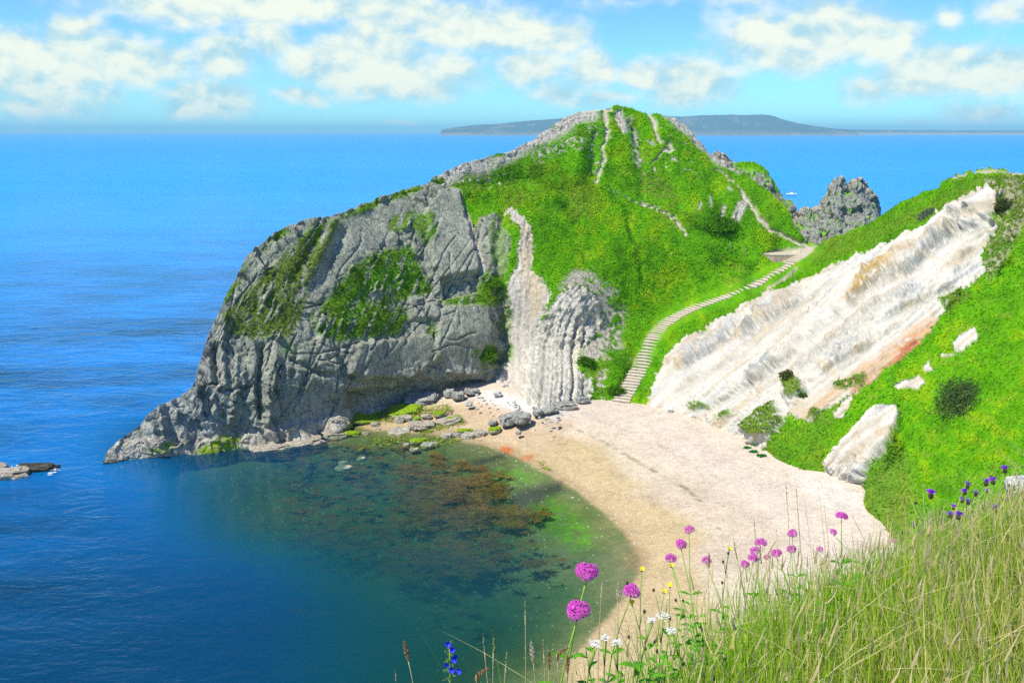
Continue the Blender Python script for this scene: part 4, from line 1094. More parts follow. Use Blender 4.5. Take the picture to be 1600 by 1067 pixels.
# ------------------------------------------------------------------ brick platform at the top of the stairs
M_BRICK = None
def brick_mat():
    t = NT('old_brick')
    tc = t.n('ShaderNodeTexCoord').outputs['Object']
    v3 = t.n('ShaderNodeMapping', {'Vector': tc, 'Rotation': (math.pi / 2, 0, 0)}).outputs[0]
    b = t.n('ShaderNodeTexBrick', {'Vector': v3, 'Color1': (.36, .20, .13, 1), 'Color2': (.42, .30, .21, 1), 'Mortar': (.45, .42, .36, 1), 'Scale': 3.0, 'Mortar Size': .02})
    nz = t.noise(tc, 1.5, 4)
    c = t.mix(t.maprange(nz, .45, .65), b.outputs[0], (.42, .36, .28))
    return t.out(t.n('ShaderNodeBsdfPrincipled', {'Base Color': c, 'Roughness': .95, 'Specular IOR Level': .1}).outputs[0])
M_SLAB = simple_mat('pale_concrete', (0.50, 0.42, 0.31), .95, .15, 1.5)
M_DARK = simple_mat('opening_shade', (0.03, 0.03, 0.028), .9, .2, 3)
pc = Vector(at_y(1222, 400, 161.5)); pc.z = float(land_at(1222, 408).z)
pf = empty('brick_platform', pc); tag(pf, 'low brick lookout with a flat sandy roof slab beside the top of the stairs', 'platform')
out = [(-3.2, 1.4), (-2.9, .1), (-1.6, -1.0), (1.8, -1.2), (2.9, -.2), (3.3, 2.2), (-2.0, 2.6)]
def prism(pts, z0, z1):
    n = len(pts); m = MB()
    m.add([(x, y, z0) for x, y in pts] + [(x, y, z1) for x, y in pts], [tuple(range(n))[::-1], tuple(range(n, 2 * n))] + [(i, (i + 1) % n, n + (i + 1) % n, n + i) for i in range(n)])
    return m
prism(out, -1.2, .95).build('wall', brick_mat(), pf, False)
prism([(x * 1.05, y * 1.05) for x, y in out], .952, 1.14).build('roof_slab', M_SLAB, pf, False)
m = MB(); m.box((2.38, -.74, .42), 1.0, .08, .95, math.atan2(1.0, 1.1), .01); m.build('doorway', M_DARK, pf, False)  # dark panel on the wall paints the shade inside the opening

# ------------------------------------------------------------------ posts
M_POST = simple_mat('grey_post_wood', (0.33, 0.29, 0.22), .9, .3, 6)
POSTS = [(1258, 381, 1.1, 'weathered fence post where the path meets the saddle'), (1275, 382, 1.3, 'tallest fence post on the saddle skyline above the stair top'),
         (1296, 377, 1.1, 'fence post on the grassy crest right of the stair top'), (1230, 371, .9, 'fence post beside the path below the green crest'),
         (1237, 434, 1.3, 'lone fence post in the grass right of the upper stairs'), (1177, 442, 1.1, 'fence post left of the upper stair flight'),
         (1164, 396, 1.1, 'thin fence post on the slope left of the brick platform'), (1141, 391, 1.3, 'pale post standing on the slope above a small white mark')]
for px, py, h, lab in POSTS:
    g = land_at(px, py)
    o = empty('fence_post', g - Vector((0, 0, .15)), random.uniform(0, 3)); tag(o, lab, 'post', 'fence posts by the stairs')
    m = MB(); m.box((0, 0, h / 2), .15, .13, h + .15, 0, .02, taper=.9); m.build('shaft', M_POST, o, False)
    m = MB(); m.box((0, 0, h + .1), .17, .15, .06, 0, .015); m.build('cap', M_POST, o, False)

# ------------------------------------------------------------------ boulders
def boulder_mesh(name, seed, cols, algae=0.0, flat=1.0, res=30, rough=1.0):
    th = np.linspace(0, 2 * np.pi, res * 2 + 1)[:-1]; ph = np.linspace(0, np.pi, res)
    Tm, Ph = np.meshgrid(th, ph, indexing='ij')
    D = np.stack([np.sin(Ph) * np.cos(Tm), np.sin(Ph) * np.sin(Tm), np.cos(Ph)], -1)
    sq = np.abs(D) ** .58 * np.sign(D) * .92
    P = sq * (1 + .20 * fbm(D * 1.3 + seed * 7.1, 3)[..., None])
    F1, F2, C = worley(D * 1.5 + seed * 3.3)
    P = P * (1 + rough * ((C - .5) * .55 * sstep(0, .2, F2 - F1))[..., None] + rough * .09 * fbm(D * 5 + seed, 3)[..., None])
    P[..., 2] *= flat
    c = np.broadcast_to(np.array(cols[0]), P.shape).copy()
    nn = fbm(D * 3 + seed * 2, 4)
    c = layer(c, sstep(-.1, .35, nn), cols[1])
    if algae > 0:
        c = layer(c, sstep(.55 - algae, .75 - algae * .6, D[..., 2] + .5 * nn), ALGAE, fbm(D * 9, 3) * .5)
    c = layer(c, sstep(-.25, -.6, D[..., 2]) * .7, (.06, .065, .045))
    nc_, nr_ = Tm.shape
    i = np.arange(nc_)[:, None]; j = np.arange(nr_ - 1)[None]
    i2 = (i + 1) % nc_
    F = np.stack(np.broadcast_arrays(i * nr_ + j, i * nr_ + j + 1, i2 * nr_ + j + 1, i2 * nr_ + j), -1).reshape(-1, 4)
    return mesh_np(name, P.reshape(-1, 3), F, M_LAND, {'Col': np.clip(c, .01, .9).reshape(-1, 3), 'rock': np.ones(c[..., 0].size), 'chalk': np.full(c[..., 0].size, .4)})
GREYR = ((.32, .32, .27), (.50, .48, .40)); TANR = ((.42, .37, .27), (.56, .50, .38)); PALER = ((.60, .57, .50), (.70, .67, .60)); DARKR = ((.06, .06, .045), (.13, .12, .08))
BM = {}
for kind, cols, al in (('grey', GREYR, 0), ('tan', TANR, 0), ('green', TANR, .75), ('pale', PALER, 0), ('dark', DARKR, 0)):
    BM[kind] = [boulder_mesh('boulder', sd_, cols, al) for sd_ in range(3)]
    small = [boulder_mesh('stone', sd_ + 9, cols, al, res=10) for sd_ in range(3)]
    BM[kind + '_s'] = small
def beach_z(X, Y):
    return float(bed(np.array([X]), np.array([Y]))[0])
def place_rock(px, py, w, h, kind, label, rz=None, name='boulder', group='boulders on the rocky shore', z=None, small=False, elong=1.0, cat='boulder'):
    q = at_z(px, py, .4 if z is None else z)
    zz = (max(beach_z(q[0], q[1]), -.25) if z is None else z)
    q = at_z(px, py, zz + .15)
    tt = proj(q)[2]
    sx, sz = .9 * w / 2 * tt / FPX, .85 * h * .62 * tt / FPX
    o = link(name, random.choice(BM[kind + ('_s' if small else '')]))
    o.location = (q[0], q[1], zz + sz * .25)
    o.rotation_euler = (random.uniform(-.12, .12), random.uniform(-.12, .12), random.uniform(-.3, .3) if rz is None else rz)
    o.scale = (sx, sx * .75 * elong, sz)
    tag(o, label, cat, group)
    return o
R = place_rock
A_ = .55
for a in [
    (541, 666, 30, 14, 'green', 'wide tan boulder with a mossy top at the foot of the grey cliff'), (513, 671, 18, 8, 'tan', 'tan angular boulder at the ledge end by the dark pool'),
    (552, 677, 26, 8, 'green', 'flat green-topped slab in the water below the wide mossy boulder'), (572, 677, 13, 6, 'tan', 'small pale slab right of the flat green-topped slab'),
    (587, 663, 15, 9, 'tan', 'squat tan boulder above the small tan boulder by the green weed strip'), (590, 671, 13, 6, 'tan', 'small tan boulder at the edge of the dark pool'),
    (625, 657, 17, 11, 'tan', 'rounded pale boulder at the start of the tidal ledges'), (636, 653, 22, 8, 'tan', 'long pale rock just right of the rounded pale boulder'),
    (651, 655, 14, 8, 'green', 'small green-tinged rock in the middle of the tidal ledges'), (667, 650, 17, 8, 'tan', 'pale rock below the grey slab at the cliff foot'),
    (624, 675, 44, 8, 'tan', 'low brown ledge reaching furthest into the dark pool', .5), (660, 665, 50, 10, 'tan', 'long tan rock ledge in the middle of the shore', .45), (702, 656, 44, 7, 'tan', 'thin rock ledge running up on to the sand', .5),
    (686, 647, 22, 8, 'green', 'bright weed-covered rock beside the sand edge', .4), (711, 653, 26, 6, 'green', 'weedy rock strip crossing on to the sand', .5),
    (425, 697, 66, 9, 'tan', 'low tan ledge hugging the cliff foot furthest left along the waterline', .3), (478, 689, 64, 11, 'tan', 'long tan ledge hugging the cliff foot left of the dark pool', .35), (524, 678, 46, 9, 'tan', 'tan ledge where the cliff foot meets the dark pool', .4), (575, 652, 64, 9, 'green', 'long weedy ledge under the dark cliff recess', .35), (630, 641, 60, 8, 'green', 'second weedy ledge nearer the brown sand under the recess', .35),
    (635, 696, 11, 8, 'tan', 'round grey stone left of the bright green boulder'), (657, 690, 32, 12, 'green', 'bright green moss-covered boulder at the water edge'), (667, 697, 22, 9, 'grey', 'grey boulder in front of the bright green boulder'),
    (679, 694, 15, 9, 'grey', 'pointed grey boulder right of the bright green boulder'), (647, 702, 18, 5, 'tan', 'low wet slab just under the bright green boulder'),
    (698, 682, 22, 11, 'tan', 'pale jagged boulder at the left end of the sand spit row'), (715, 680, 16, 9, 'grey', 'grey boulder second in the sand spit row'), (728, 673, 28, 8, 'green', 'green-topped boulder behind the sand spit row'),
    (732, 682, 26, 11, 'tan', 'broad pale boulder in the middle of the sand spit row'), (750, 678, 26, 11, 'tan', 'large tan boulder on the sand spit row'), (773, 672, 24, 9, 'green', 'dark green-topped rock at the right end of the sand spit row', .35),
    (770, 660, 17, 7, 'grey', 'small dark slab lying on the brown sand'), (794, 657, 30, 17, 'grey', 'tall grey rock at the left of the big outcrop on the sand', .4), (815, 655, 36, 15, 'grey', 'striped grey rock at the right of the big outcrop on the sand', .4),
    (806, 649, 34, 12, 'grey', 'long grey rock at the back of the outcrop on the sand', .4), (810, 675, 11, 4, 'grey', 'thin dark stone alone on wet sand'),
    (538, 722, 17, 5, 'tan', 'pale stone standing clear of the cove water'), (565, 716, 16, 5, 'tan', 'pale weed-fringed stone further out in the cove'), (537, 730, 32, 5, 'tan', 'long low rock awash in the cove'), (567, 723, 7, 3, 'green', 'tiny green stone awash in the cove'),
    (657, 624, 62, 13, 'grey', 'long grey slab lying under the cliff overhang', .3), (702, 616, 20, 14, 'grey', 'upright grey block at the mouth of the cliff recess'), (716, 619, 24, 12, 'grey', 'low grey boulder beside the upright block', .3),
    (737, 612, 28, 9, 'grey', 'flat grey boulder at the back of the brown sand', .3), (597, 636, 38, 10, 'grey', 'dark grey slab at the cliff foot over the green weed', .3),
    (733, 630, 13, 7, 'pale', 'bright white stone lying alone on the brown sand'), (778, 615, 15, 8, 'pale', 'white boulder at the foot of the scree'), (799, 597, 14, 9, 'pale', 'pale boulder highest on the scree foot'), (790, 602, 10, 6, 'pale', 'cream stone left of the pale scree boulder'), (815, 604, 11, 5, 'pale', 'pale slab resting low on the scree'),
    (840, 645, 18, 10, 'grey', 'grey rock at the toe of the upturned beds'), (858, 640, 32, 8, 'grey', 'flat grey ledge spreading from the upturned beds', .5), (884, 633, 42, 9, 'grey', 'long grey ledge at the foot of the rock fins', .4), (910, 624, 24, 9, 'grey', 'dark boulder by the right-hand rock fin', .4),
    (1048, 642, 10, 5, 'grey', 'small dark stone at the back of the beach near the stairs'), (1170, 690, 12, 5, 'grey', 'grey stone below the chalk slope'), (895, 776, 6, 3, 'pale', 'small pale pebble on the sand near the waterline')]:
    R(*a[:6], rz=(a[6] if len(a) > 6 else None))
for k in range(40):                      # loose pale stones under the scree and along the water edge
    if k < 30:
        x = random.uniform(735, 880); y = 612 + (x - 735) * .22 + abs(random.gauss(0, 15))
    else:
        f = random.random(); x = 745 + 110 * f; y = 694 + 40 * f + random.gauss(0, 5)
    R(x, y, random.uniform(2.5, 8) if k < 30 else random.uniform(2, 5), random.uniform(1.5, 4) if k < 30 else 2, 'pale' if random.random() < .8 else 'tan',
      'loose pale stone scattered below the scree' if k < 30 else 'small pale stone lying along the waterline near the orange weed', name='stone', cat='stone', small=True,
      group='loose stones below the scree' if k < 30 else 'stones along the waterline')
for k, (x, y, w, h) in enumerate([(800, 716, 10, 3), (840, 721, 12, 4), (850, 726, 12, 4), (858, 733, 9, 4), (1180, 700, 14, 4), (1196, 712, 12, 3), (1186, 706, 9, 3), (1172, 698, 8, 3), (1210, 705, 10, 3)]):
    pass
# the low rock out in the water on the left
sr = empty('sea_rock', at_z(18, 742, 0)); tag(sr, 'low tan rock washed by waves at the cove mouth', 'rock')
for nm, (x, y, z), (sx, sy, sz), kd in (('rock_mass', (0, 0, .1), (2.3, 1.5, .75), 'tan'), ('wet_ledge', (1.7, 1.8, 0), (2.7, 1.3, .5), 'dark'), ('wet_ledge', (-3.5, 1.0, 0), (2.5, 2.0, .9), 'tan')):
    o = link(nm, random.choice(BM[kd]), sr); o.location = (x, y, z); o.scale = (sx, sy, sz); o.rotation_euler = (0, 0, .2)
M_FOAM = simple_mat('foam', (0.75, 0.80, 0.82), .7, .1, 4)
m = MB()
for k in range(80):
    a = random.uniform(-.4, 3.3); rx, ry = 4.2 + random.uniform(-.4, .7), 3.6 + random.uniform(-.3, .5)
    x, y = 1.2 + .8 * rx * math.cos(a), .8 + .7 * ry * math.sin(a); r_ = random.uniform(.05, .18)
    n = 7; sd_ = random.random()
    m.add([(x + r_ * (1.6 + .5 * math.sin(5 * sd_ + i * 2)) * math.cos(2 * math.pi * i / n), y + r_ * (.7 + .4 * math.sin(i * 3 + sd_ * 9)) * math.sin(2 * math.pi * i / n), .09) for i in range(n)], [tuple(range(n))])
m.build('foam', M_FOAM, sr)

# ------------------------------------------------------------------ boat beyond the saddle
b0 = at_z(1236, 305, .05)
bt = empty('motor_boat', b0, -.25); tag(bt, 'small white motor boat with red trim on the sea behind the saddle', 'boat')
M_BWHITE = simple_mat('boat_white', (0.78, 0.78, 0.76), .4, .05, 2); M_BRED = simple_mat('boat_red', (0.5, 0.06, 0.05), .5, .1, 2); M_BDARK = simple_mat('boat_glass', (0.03, 0.05, 0.09), .2, .1, 2)
hv, hf = [], []
for i, x in enumerate(np.linspace(-3.2, 3.4, 9)):
    w = 1.15 * (1 - max(0, (x - .3) / 3.3) ** 2.2); kz = -.25 + .35 * max(0, (x - 1) / 2.4) ** 2; tz = .85 + .3 * max(0, x / 3.4) ** 2
    hv += [(x, -w, tz), (x, -w * .8, .25), (x, 0, kz), (x, w * .8, .25), (x, w, tz)]
for i in range(8):
    for j in range(4): hf.append((i * 5 + j, i * 5 + j + 1, i * 5 + j + 6, i * 5 + j + 5))
    hf.append((i * 5, i * 5 + 5, i * 5 + 9, i * 5 + 4))
hf.append((0, 4, 3, 2, 1))
m = MB(); m.add(hv, hf); m.build('hull', M_BWHITE, bt)
m = MB(); m.box((.2, 0, 1.5), 2.2, 1.7, 1.3, 0, .15, taper=.8); m.build('cabin', M_BWHITE, bt, False)
m = MB(); m.box((.2, 0, 2.2), 2.3, 1.75, .14, 0, .04); m.build('cabin_roof', M_BRED, bt, False)
m = MB(); m.box((1.28, 0, 1.6), .12, 1.3, .5, 0, .02); m.build('windscreen', M_BDARK, bt, False)
m = MB(); m.box((-3.4, 0, .8), .45, .4, 1.0, 0, .08); m.build('outboard_motor', M_BDARK, bt, False)

# ------------------------------------------------------------------ low growth on the far slopes
M_LEAF = attr_mat('leaf_mass', .75, .05, .42)
def sample_land(n, weight, jmin=0):
    w = weight.copy(); w /= w.sum()
    idx = np.random.default_rng(11).choice(w.size, n, p=w.ravel())
    return idx
dpx = np.linalg.norm(np.cross(np.gradient(PFD, axis=0), np.gradient(PFD, axis=1)), axis=-1)
wgt = dpx * np.clip(grass, 0, 1) ** 2 * (1 - .97 * stairm) * (1 - paths) * (PX < 1660)
NTUFT = 110000
idx = sample_land(NTUFT, wgt)
rg = np.random.default_rng(12)
base_p = PFD.reshape(-1, 3)[idx] + np.stack([rg.normal(0, .1, NTUFT), rg.normal(0, .1, NTUFT), np.zeros(NTUFT) - .03], -1)
hh = rg.gamma(3, .062, NTUFT) * (1 + .5 * n_m.ravel()[idx]) * (1 - .35 * rockm.ravel()[idx])
ww = rg.uniform(.05, .16, NTUFT)
ang = rg.uniform(0, 2 * np.pi, NTUFT)
sid = np.stack([np.cos(ang), np.sin(ang), 0 * ang], -1) * ww[:, None]
tip = np.stack([rg.normal(.10, .12, NTUFT), rg.normal(-.05, .12, NTUFT), hh], -1)
TV = np.stack([base_p - sid, base_p + sid, base_p + tip], 1).reshape(-1, 3)
tc_ = np.clip(gcol.reshape(-1, 3)[idx] * rg.uniform(1.15, 1.6, NTUFT)[:, None] * np.stack([rg.uniform(.95, 1.5, NTUFT), np.ones(NTUFT), np.ones(NTUFT)], -1), .002, .7)
TF = np.arange(NTUFT * 3).reshape(-1, 3)
o = link('hillside_grass', mesh_np('hillside_grass', TV, TF, M_LEAF, {'Col': np.repeat(tc_, 3, 0)}, smooth=False))
tag(o, 'rough green turf covering the headland and the hillside', 'grass', kind='stuff')

def leaf_bush(name, label, center, rx, ry, rz_, n, cols, leaf=.12, cat='bush', group=None, axis=None, seed=0):
    """a dome of leaf sized faces on short stems"""
    rg = np.random.default_rng(seed + 40)
    d = rg.normal(size=(n, 3)); d /= np.linalg.norm(d, axis=1)[:, None]; d[:, 2] = np.abs(d[:, 2])
    r_ = rg.uniform(.1, 1.0, n) ** .75 * (1 + .65 * fbm(d * 1.9 + seed * 5, 4))
    P = d * r_[:, None] * np.array([rx, ry, rz_])
    u = rg.normal(size=(n, 3)); u /= np.linalg.norm(u, axis=1)[:, None]
    w_ = np.cross(u, rg.normal(size=(n, 3))); w_ /= np.linalg.norm(w_, axis=1)[:, None]
    s = leaf * rg.uniform(.6, 1.4, n)[:, None]
    V = np.stack([P - u * s, P + w_ * s * .55, P + u * s, P - w_ * s * .55], 1).reshape(-1, 3)
    k = np.clip(.5 + .9 * fbm(P / (rx * .35) + seed, 3) + rg.normal(0, .18, n), 0, 1)[:, None]
    c = np.array(cols[0]) * (1 - k) + np.array(cols[1]) * k
    o = empty(name, center)
    tag(o, label, cat, group)
    link('foliage', mesh_np('foliage', V, np.arange(n * 4).reshape(-1, 4), M_LEAF, {'Col': np.repeat(c, 4, 0)}, smooth=False), o)
    m = MB()
    for q in range(7):
        a = 2 * math.pi * q / 7 + seed
        m.tube([(0, 0, -.3), (rx * .25 * math.cos(a), ry * .25 * math.sin(a), rz_ * .35), (rx * .5 * math.cos(a + .3), ry * .5 * math.sin(a + .3), rz_ * .7)], [.05 * rz_, .035 * rz_, .015 * rz_], 5)
    m.build('stem', M_TIMBER, o)
    if axis is not None:
        o.rotation_mode = 'QUATERNION'; o.rotation_quaternion = Vector((0, 0, 1)).rotation_difference(axis)
    return o
hill_n = Vector((-.5, -.25, .83)).normalized()
leaf_bush('bush', 'large dark grey-green bush spreading on the right grassy slope', land_at(1510, 628), 3.0, 3.9, .6, 5200, ((.055, .10, .025), (.16, .26, .06)), .13, axis=hill_n, seed=1)
leaf_bush('bush', 'bright green bush hanging on the grey cliff beside the scree', land_at(758, 558), 1.5, 1.2, 1.3, 1800, ((.06, .16, .006), (.16, .34, .01)), .13, seed=2)
leaf_bush('bush', 'round olive bush crowning the little knoll on the chalk slope', land_at(1240, 602), 1.0, .9, .9, 1300, ((.06, .08, .02), (.16, .19, .04)), .10, seed=3)
leaf_bush('bush', 'dark scrubby bush right of the knoll on the chalk slope', land_at(1256, 622), .7, .6, .5, 700, ((.05, .11, .01), (.13, .24, .02)), .10, seed=4)
leaf_bush('bush', 'dark green thicket on the headland left of the brick platform', land_at(1118, 352), 4.2, 2.2, .5, 4200, ((.05, .17, .006), (.14, .36, .01)), .18, axis=Vector((0, -.5, .85)), seed=5)
leaf_bush('bush', 'pale silvery bush low on the ridge right of the saddle', land_at(1450, 337), 1.8, 1.6, .5, 1600, ((.12, .15, .09), (.26, .28, .18)), .12, axis=hill_n, seed=6)
leaf_bush('bush', 'green bush at the top of the cliff fold above the ledge', land_at(772, 448), 1.7, 1.3, 1.4, 2000, ((.06, .18, .006), (.16, .36, .01)), .13, seed=7)
leaf_bush('bush', 'dark olive bush near the top right skyline above the chalk', land_at(1567, 318), 1.5, 1.4, 1.0, 2200, ((.04, .06, .012), (.13, .17, .04)), .12, axis=hill_n, seed=8)
leaf_bush('bush', 'leafy green bush at the foot of the scrub beside the stairs', land_at(962, 612), 1.6, 1.2, 1.0, 2000, ((.05, .15, .006), (.14, .32, .01)), .13, seed=9)
leaf_bush('bush', 'dark green bush on the edge above the rock fins', land_at(915, 570), 1.5, 1.2, 1.2, 2000, ((.04, .12, .006), (.12, .29, .01)), .13, seed=10)
for k, (x, y, w, h) in enumerate([(1182, 696, 1.0, .7), (1178, 706, .8, .5), (1190, 712, .9, .6), (1200, 703, 1.2, .7), (1212, 709, .7, .5), (1168, 700, .7, .4), (1222, 716, .8, .5)]):
    q = at_z(x, y, 2.45)
    leaf_bush('beach_plant', 'low leafy green plant growing on the shingle at the foot of the slope', Vector(q), w * .8, h * .8, .22, 260, ((.02, .17, .02), (.05, .34, .05)), .10, 'plant', 'low plants on the shingle', seed=20 + k)

# ------------------------------------------------------------------ weed in the cove
def weed_points():
    rg = np.random.default_rng(21)
    out = []
    areas = [([(610, 742), (680, 715), (760, 735), (795, 750), (770, 792), (640, 790)], 480), ([(610, 790), (700, 775), (800, 790), (860, 800), (790, 825), (620, 822)], 380),
             ([(600, 900), (620, 850), (680, 838), (760, 845), (770, 862), (700, 895), (640, 905)], 330), ([(440, 825), (520, 820), (600, 830), (610, 860), (560, 870), (450, 850)], 130),
             ([(440, 740), (540, 720), (620, 740), (640, 800), (560, 830), (450, 800)], 130), ([(700, 820), (820, 830), (840, 880), (700, 900)], 120), ([(420, 715), (520, 690), (640, 700), (640, 720), (460, 735)], 110),
             ([(640, 900), (720, 890), (730, 960), (640, 960)], 18), ([(800, 880), (880, 870), (880, 900), (800, 905)], 14)]
    for poly, n in areas:
        xs = [p[0] for p in poly]; ys = [p[1] for p in poly]
        k = 0
        while k < n:
            x = rg.uniform(min(xs) - 20, max(xs) + 20, 400); y = rg.uniform(min(ys) - 10, max(ys) + 10, 400)
            nz = fbm(np.stack([x / 34, y / 13, 0 * x + 8], -1), 3)
            ok = (poly_mask(x, y, poly, 14) * sstep(-.25, .25, nz)) > rg.random(400)
            for a, b in zip(x[ok], y[ok]):
                if k < n: out.append((a, b)); k += 1
    return out
rg = np.random.default_rng(22)
WV, WF, WC = [], [], []
for (a, b) in weed_points():
    q = at_z(a, b, -.12)
    dmax = max(.15, -beach_z(q[0], q[1])) if False else .5
    nb_ = rg.integers(7, 13)
    base = np.array([q[0], q[1], -.06 - rg.random() * .16])
    cc = np.array((.38, .205, .035)) * rg.uniform(.45, 1.25) * np.array([1, rg.uniform(.8, 1.15), 1])
    dir0 = rg.normal(.3, .9)
    for k in range(nb_):
        th = dir0 + rg.normal(0, .9) + (math.pi if rg.random() < .35 else 0)
        L = rg.uniform(.35, 1.1); w = rg.uniform(.045, .10)
        bend = rg.normal(0, .5)
        pts = []
        p = base + np.array([rg.normal(0, .25), rg.normal(0, .18), rg.normal(0, .03)])
        for s in range(4):
            aa_ = th + bend * s / 3
            pts.append(p.copy()); p = p + np.array([math.cos(aa_), math.sin(aa_) * .8, rg.normal(0, .02)]) * L / 3
        o0 = len(WV)
        for s, pp in enumerate(pts):
            aa_ = th + bend * s / 3
            wn = np.array([-math.sin(aa_), math.cos(aa_), 0]) * w * (1 - .75 * s / 3)
            WV.append(pp - wn); WV.append(pp + wn); WC += [cc, cc]
        for s in range(3): WF.append((o0 + 2 * s, o0 + 2 * s + 1, o0 + 2 * s + 3, o0 + 2 * s + 2))
WV = np.array(WV); WV[:, 2] = np.minimum(WV[:, 2], -.05)
o = link('seaweed', mesh_np('seaweed', WV, np.array(WF), M_LEAF, {'Col': np.array(WC)}, smooth=False))
tag(o, 'brown weed beds drifting just under the cove water', 'seaweed', kind='stuff')
# bright green weed over the tidal ledges
rg = np.random.default_rng(23)
GV, GC = [], []
for poly, n in (([(520, 665), (560, 650), (640, 636), (700, 632), (708, 640), (660, 652), (560, 664)], 2600), ([(640, 690), (700, 680), (730, 672), (720, 690), (660, 700)], 500), ([(650, 672), (720, 652), (730, 660), (660, 680)], 700), ([(838, 719), (848, 722), (862, 735), (850, 733)], 120), ([(560, 690), (640, 672), (640, 690), (560, 705)], 300)):
    x = rg.uniform(min(p[0] for p in poly), max(p[0] for p in poly), n * 3); y = rg.uniform(min(p[1] for p in poly), max(p[1] for p in poly), n * 3)
    nz = fbm(np.stack([x / 9, y / 4, 0 * x + 3], -1), 3)
    ok = (poly_mask(x, y, poly, 3) * sstep(-.3, .1, nz)) > rg.random(n * 3)
    q = at_z(x[ok][:n], y[ok][:n], .3)
    zz = np.maximum(bed(q[:, 0], q[:, 1]), -.05) + .12
    P = at_z(x[ok][:n], y[ok][:n], zz)
    m_ = len(P)
    t1 = rg.normal(0, .17, (m_, 3)) * np.array([1, 1, .35]); t2 = rg.normal(0, .17, (m_, 3)) * np.array([1, 1, .35])
    GV.append(np.stack([P, P + t1, P + t2 + np.array([0, 0, .06])], 1).reshape(-1, 3))
    GC.append(np.repeat(np.array((.30, .40, .02)) * rg.uniform(.5, 1.4, (m_, 1)), 3, 0))
GV = np.concatenate(GV); GC = np.concatenate(GC)
o = link('shore_weed', mesh_np('shore_weed', GV, np.arange(len(GV)).reshape(-1, 3), M_LEAF, {'Col': GC}, smooth=False))
tag(o, 'yellow green weed matted over the tidal ledges', 'seaweed', kind='stuff')
# ------------------------------------------------------------------ the near bank
def edge_y(x):
    x = np.asarray(x, float)
    return np.where(x > 0, 2.35 + .88 * np.minimum(x, 4.6) + .15 * np.maximum(x - 4.6, 0), 2.35 + .25 * x)
def zbank(x, y):
    x = np.asarray(x, float); y = np.asarray(y, float)
    e = y - edge_y(x)
    z = 38.52 - .13 * y + .03 * x
    soft = np.logaddexp(0, e * 4.0) / 4.0
    return z - 1.12 * soft - .25 * np.clip(-x - .8, 0, 9)
bx_ = np.concatenate([np.arange(-8, -1, .25), np.arange(-1, 6, .06), np.arange(6, 26, .4)])
by_ = np.concatenate([np.arange(-4, .5, .2), np.arange(.5, 8, .06), np.arange(8, 48, .6)])
BX, BY = np.meshgrid(bx_, by_, indexing='ij')
BZ = zbank(BX, BY)
B3 = np.stack([BX, BY, BZ], -1)
BZ = np.maximum(BZ + .05 * fbm(B3 / .5, 3) + .3 * fbm(B3 / 5, 2) * np.clip((BY - edge_y(BX)) / 5, 0, 1), -3)
bn_ = fbm(B3 / .35, 4)
bcl = layer(np.broadcast_to(np.array((.07, .12, .015)), B3.shape).copy(), sstep(0, .3, bn_), (.20, .17, .07))
me = mesh_np('grassy_bank', np.stack([BX, BY, BZ], -1).reshape(-1, 3), grid_faces(*BX.shape)[:, ::-1], M_LAND, {'Col': bcl.reshape(-1, 3), 'rock': np.zeros(BX.size), 'chalk': np.zeros(BX.size)})
if me.polygons[0].normal.z < 0: me.flip_normals()
tag(link('near_bank_ground', me), 'steep grassy bank at the cliff edge', 'bank', kind='structure')

M_BLADE = attr_mat('grass_blade', .6, .08, .45)
def ribbons(root, tip_off, bend, width, cols_lo, cols_hi, seg=4, twist=None):
    """curved blades: root (n,3), tip offset (n,3), bend (n,3) sideways bulge"""
    n = len(root)
    side = np.cross(tip_off, np.array([0, 0, 1.0])); side = side + 1e-4
    a = np.random.default_rng(n).uniform(0, 2 * np.pi, n)
    side = np.stack([np.cos(a), np.sin(a), np.zeros(n)], -1)
    V, C = [], []
    for s in range(seg + 1):
        f = s / seg
        p = root + tip_off * f + bend * (f * f - f) * 4 * .5
        w = width * (1 - f) ** .7 if s < seg else 0 * width
        V.append(p - side * w[:, None]); V.append(p + side * w[:, None])
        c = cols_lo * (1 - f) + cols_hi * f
        C += [c, c]
    V = np.stack(V, 1); C = np.stack(C, 1)
    k = 2 * (seg + 1)
    o = np.arange(n)[:, None] * k
    F = np.concatenate([o + np.array([[2 * s, 2 * s + 1, 2 * s + 3, 2 * s + 2]]) for s in range(seg)], 0)
    return V.reshape(-1, 3), F, C.reshape(-1, 3)
rg = np.random.default_rng(31)
NB = 85000
x = rg.uniform(-1.2, 6.4, NB * 3); yb = rg.uniform(.9, 9.5, NB * 3)
e = yb - edge_y(x)
dens = np.where(e < 0, 1.0, np.exp(-e * 1.3)) * sstep(-1.0, .5, x) * (.35 + .65 * sstep(-.25, .15, fbm(np.stack([x / .45, yb / .45, 0 * x], -1), 3)))
px_, py_, dd = proj(np.stack([x, yb, zbank(x, yb) + .2], -1))
dens *= (px_ > 560) & (px_ < 1700) & (py_ < 1330)
# thinner towards the left end of the bank
dens *= np.interp(px_, [560, 700, 850, 1000, 1150, 1700], [.03, .16, .5, .95, 1, 1])
sel = rg.random(NB * 3) < dens
x, yb, dd, px_ = x[sel][:NB], yb[sel][:NB], dd[sel][:NB], px_[sel][:NB]
n = len(x)
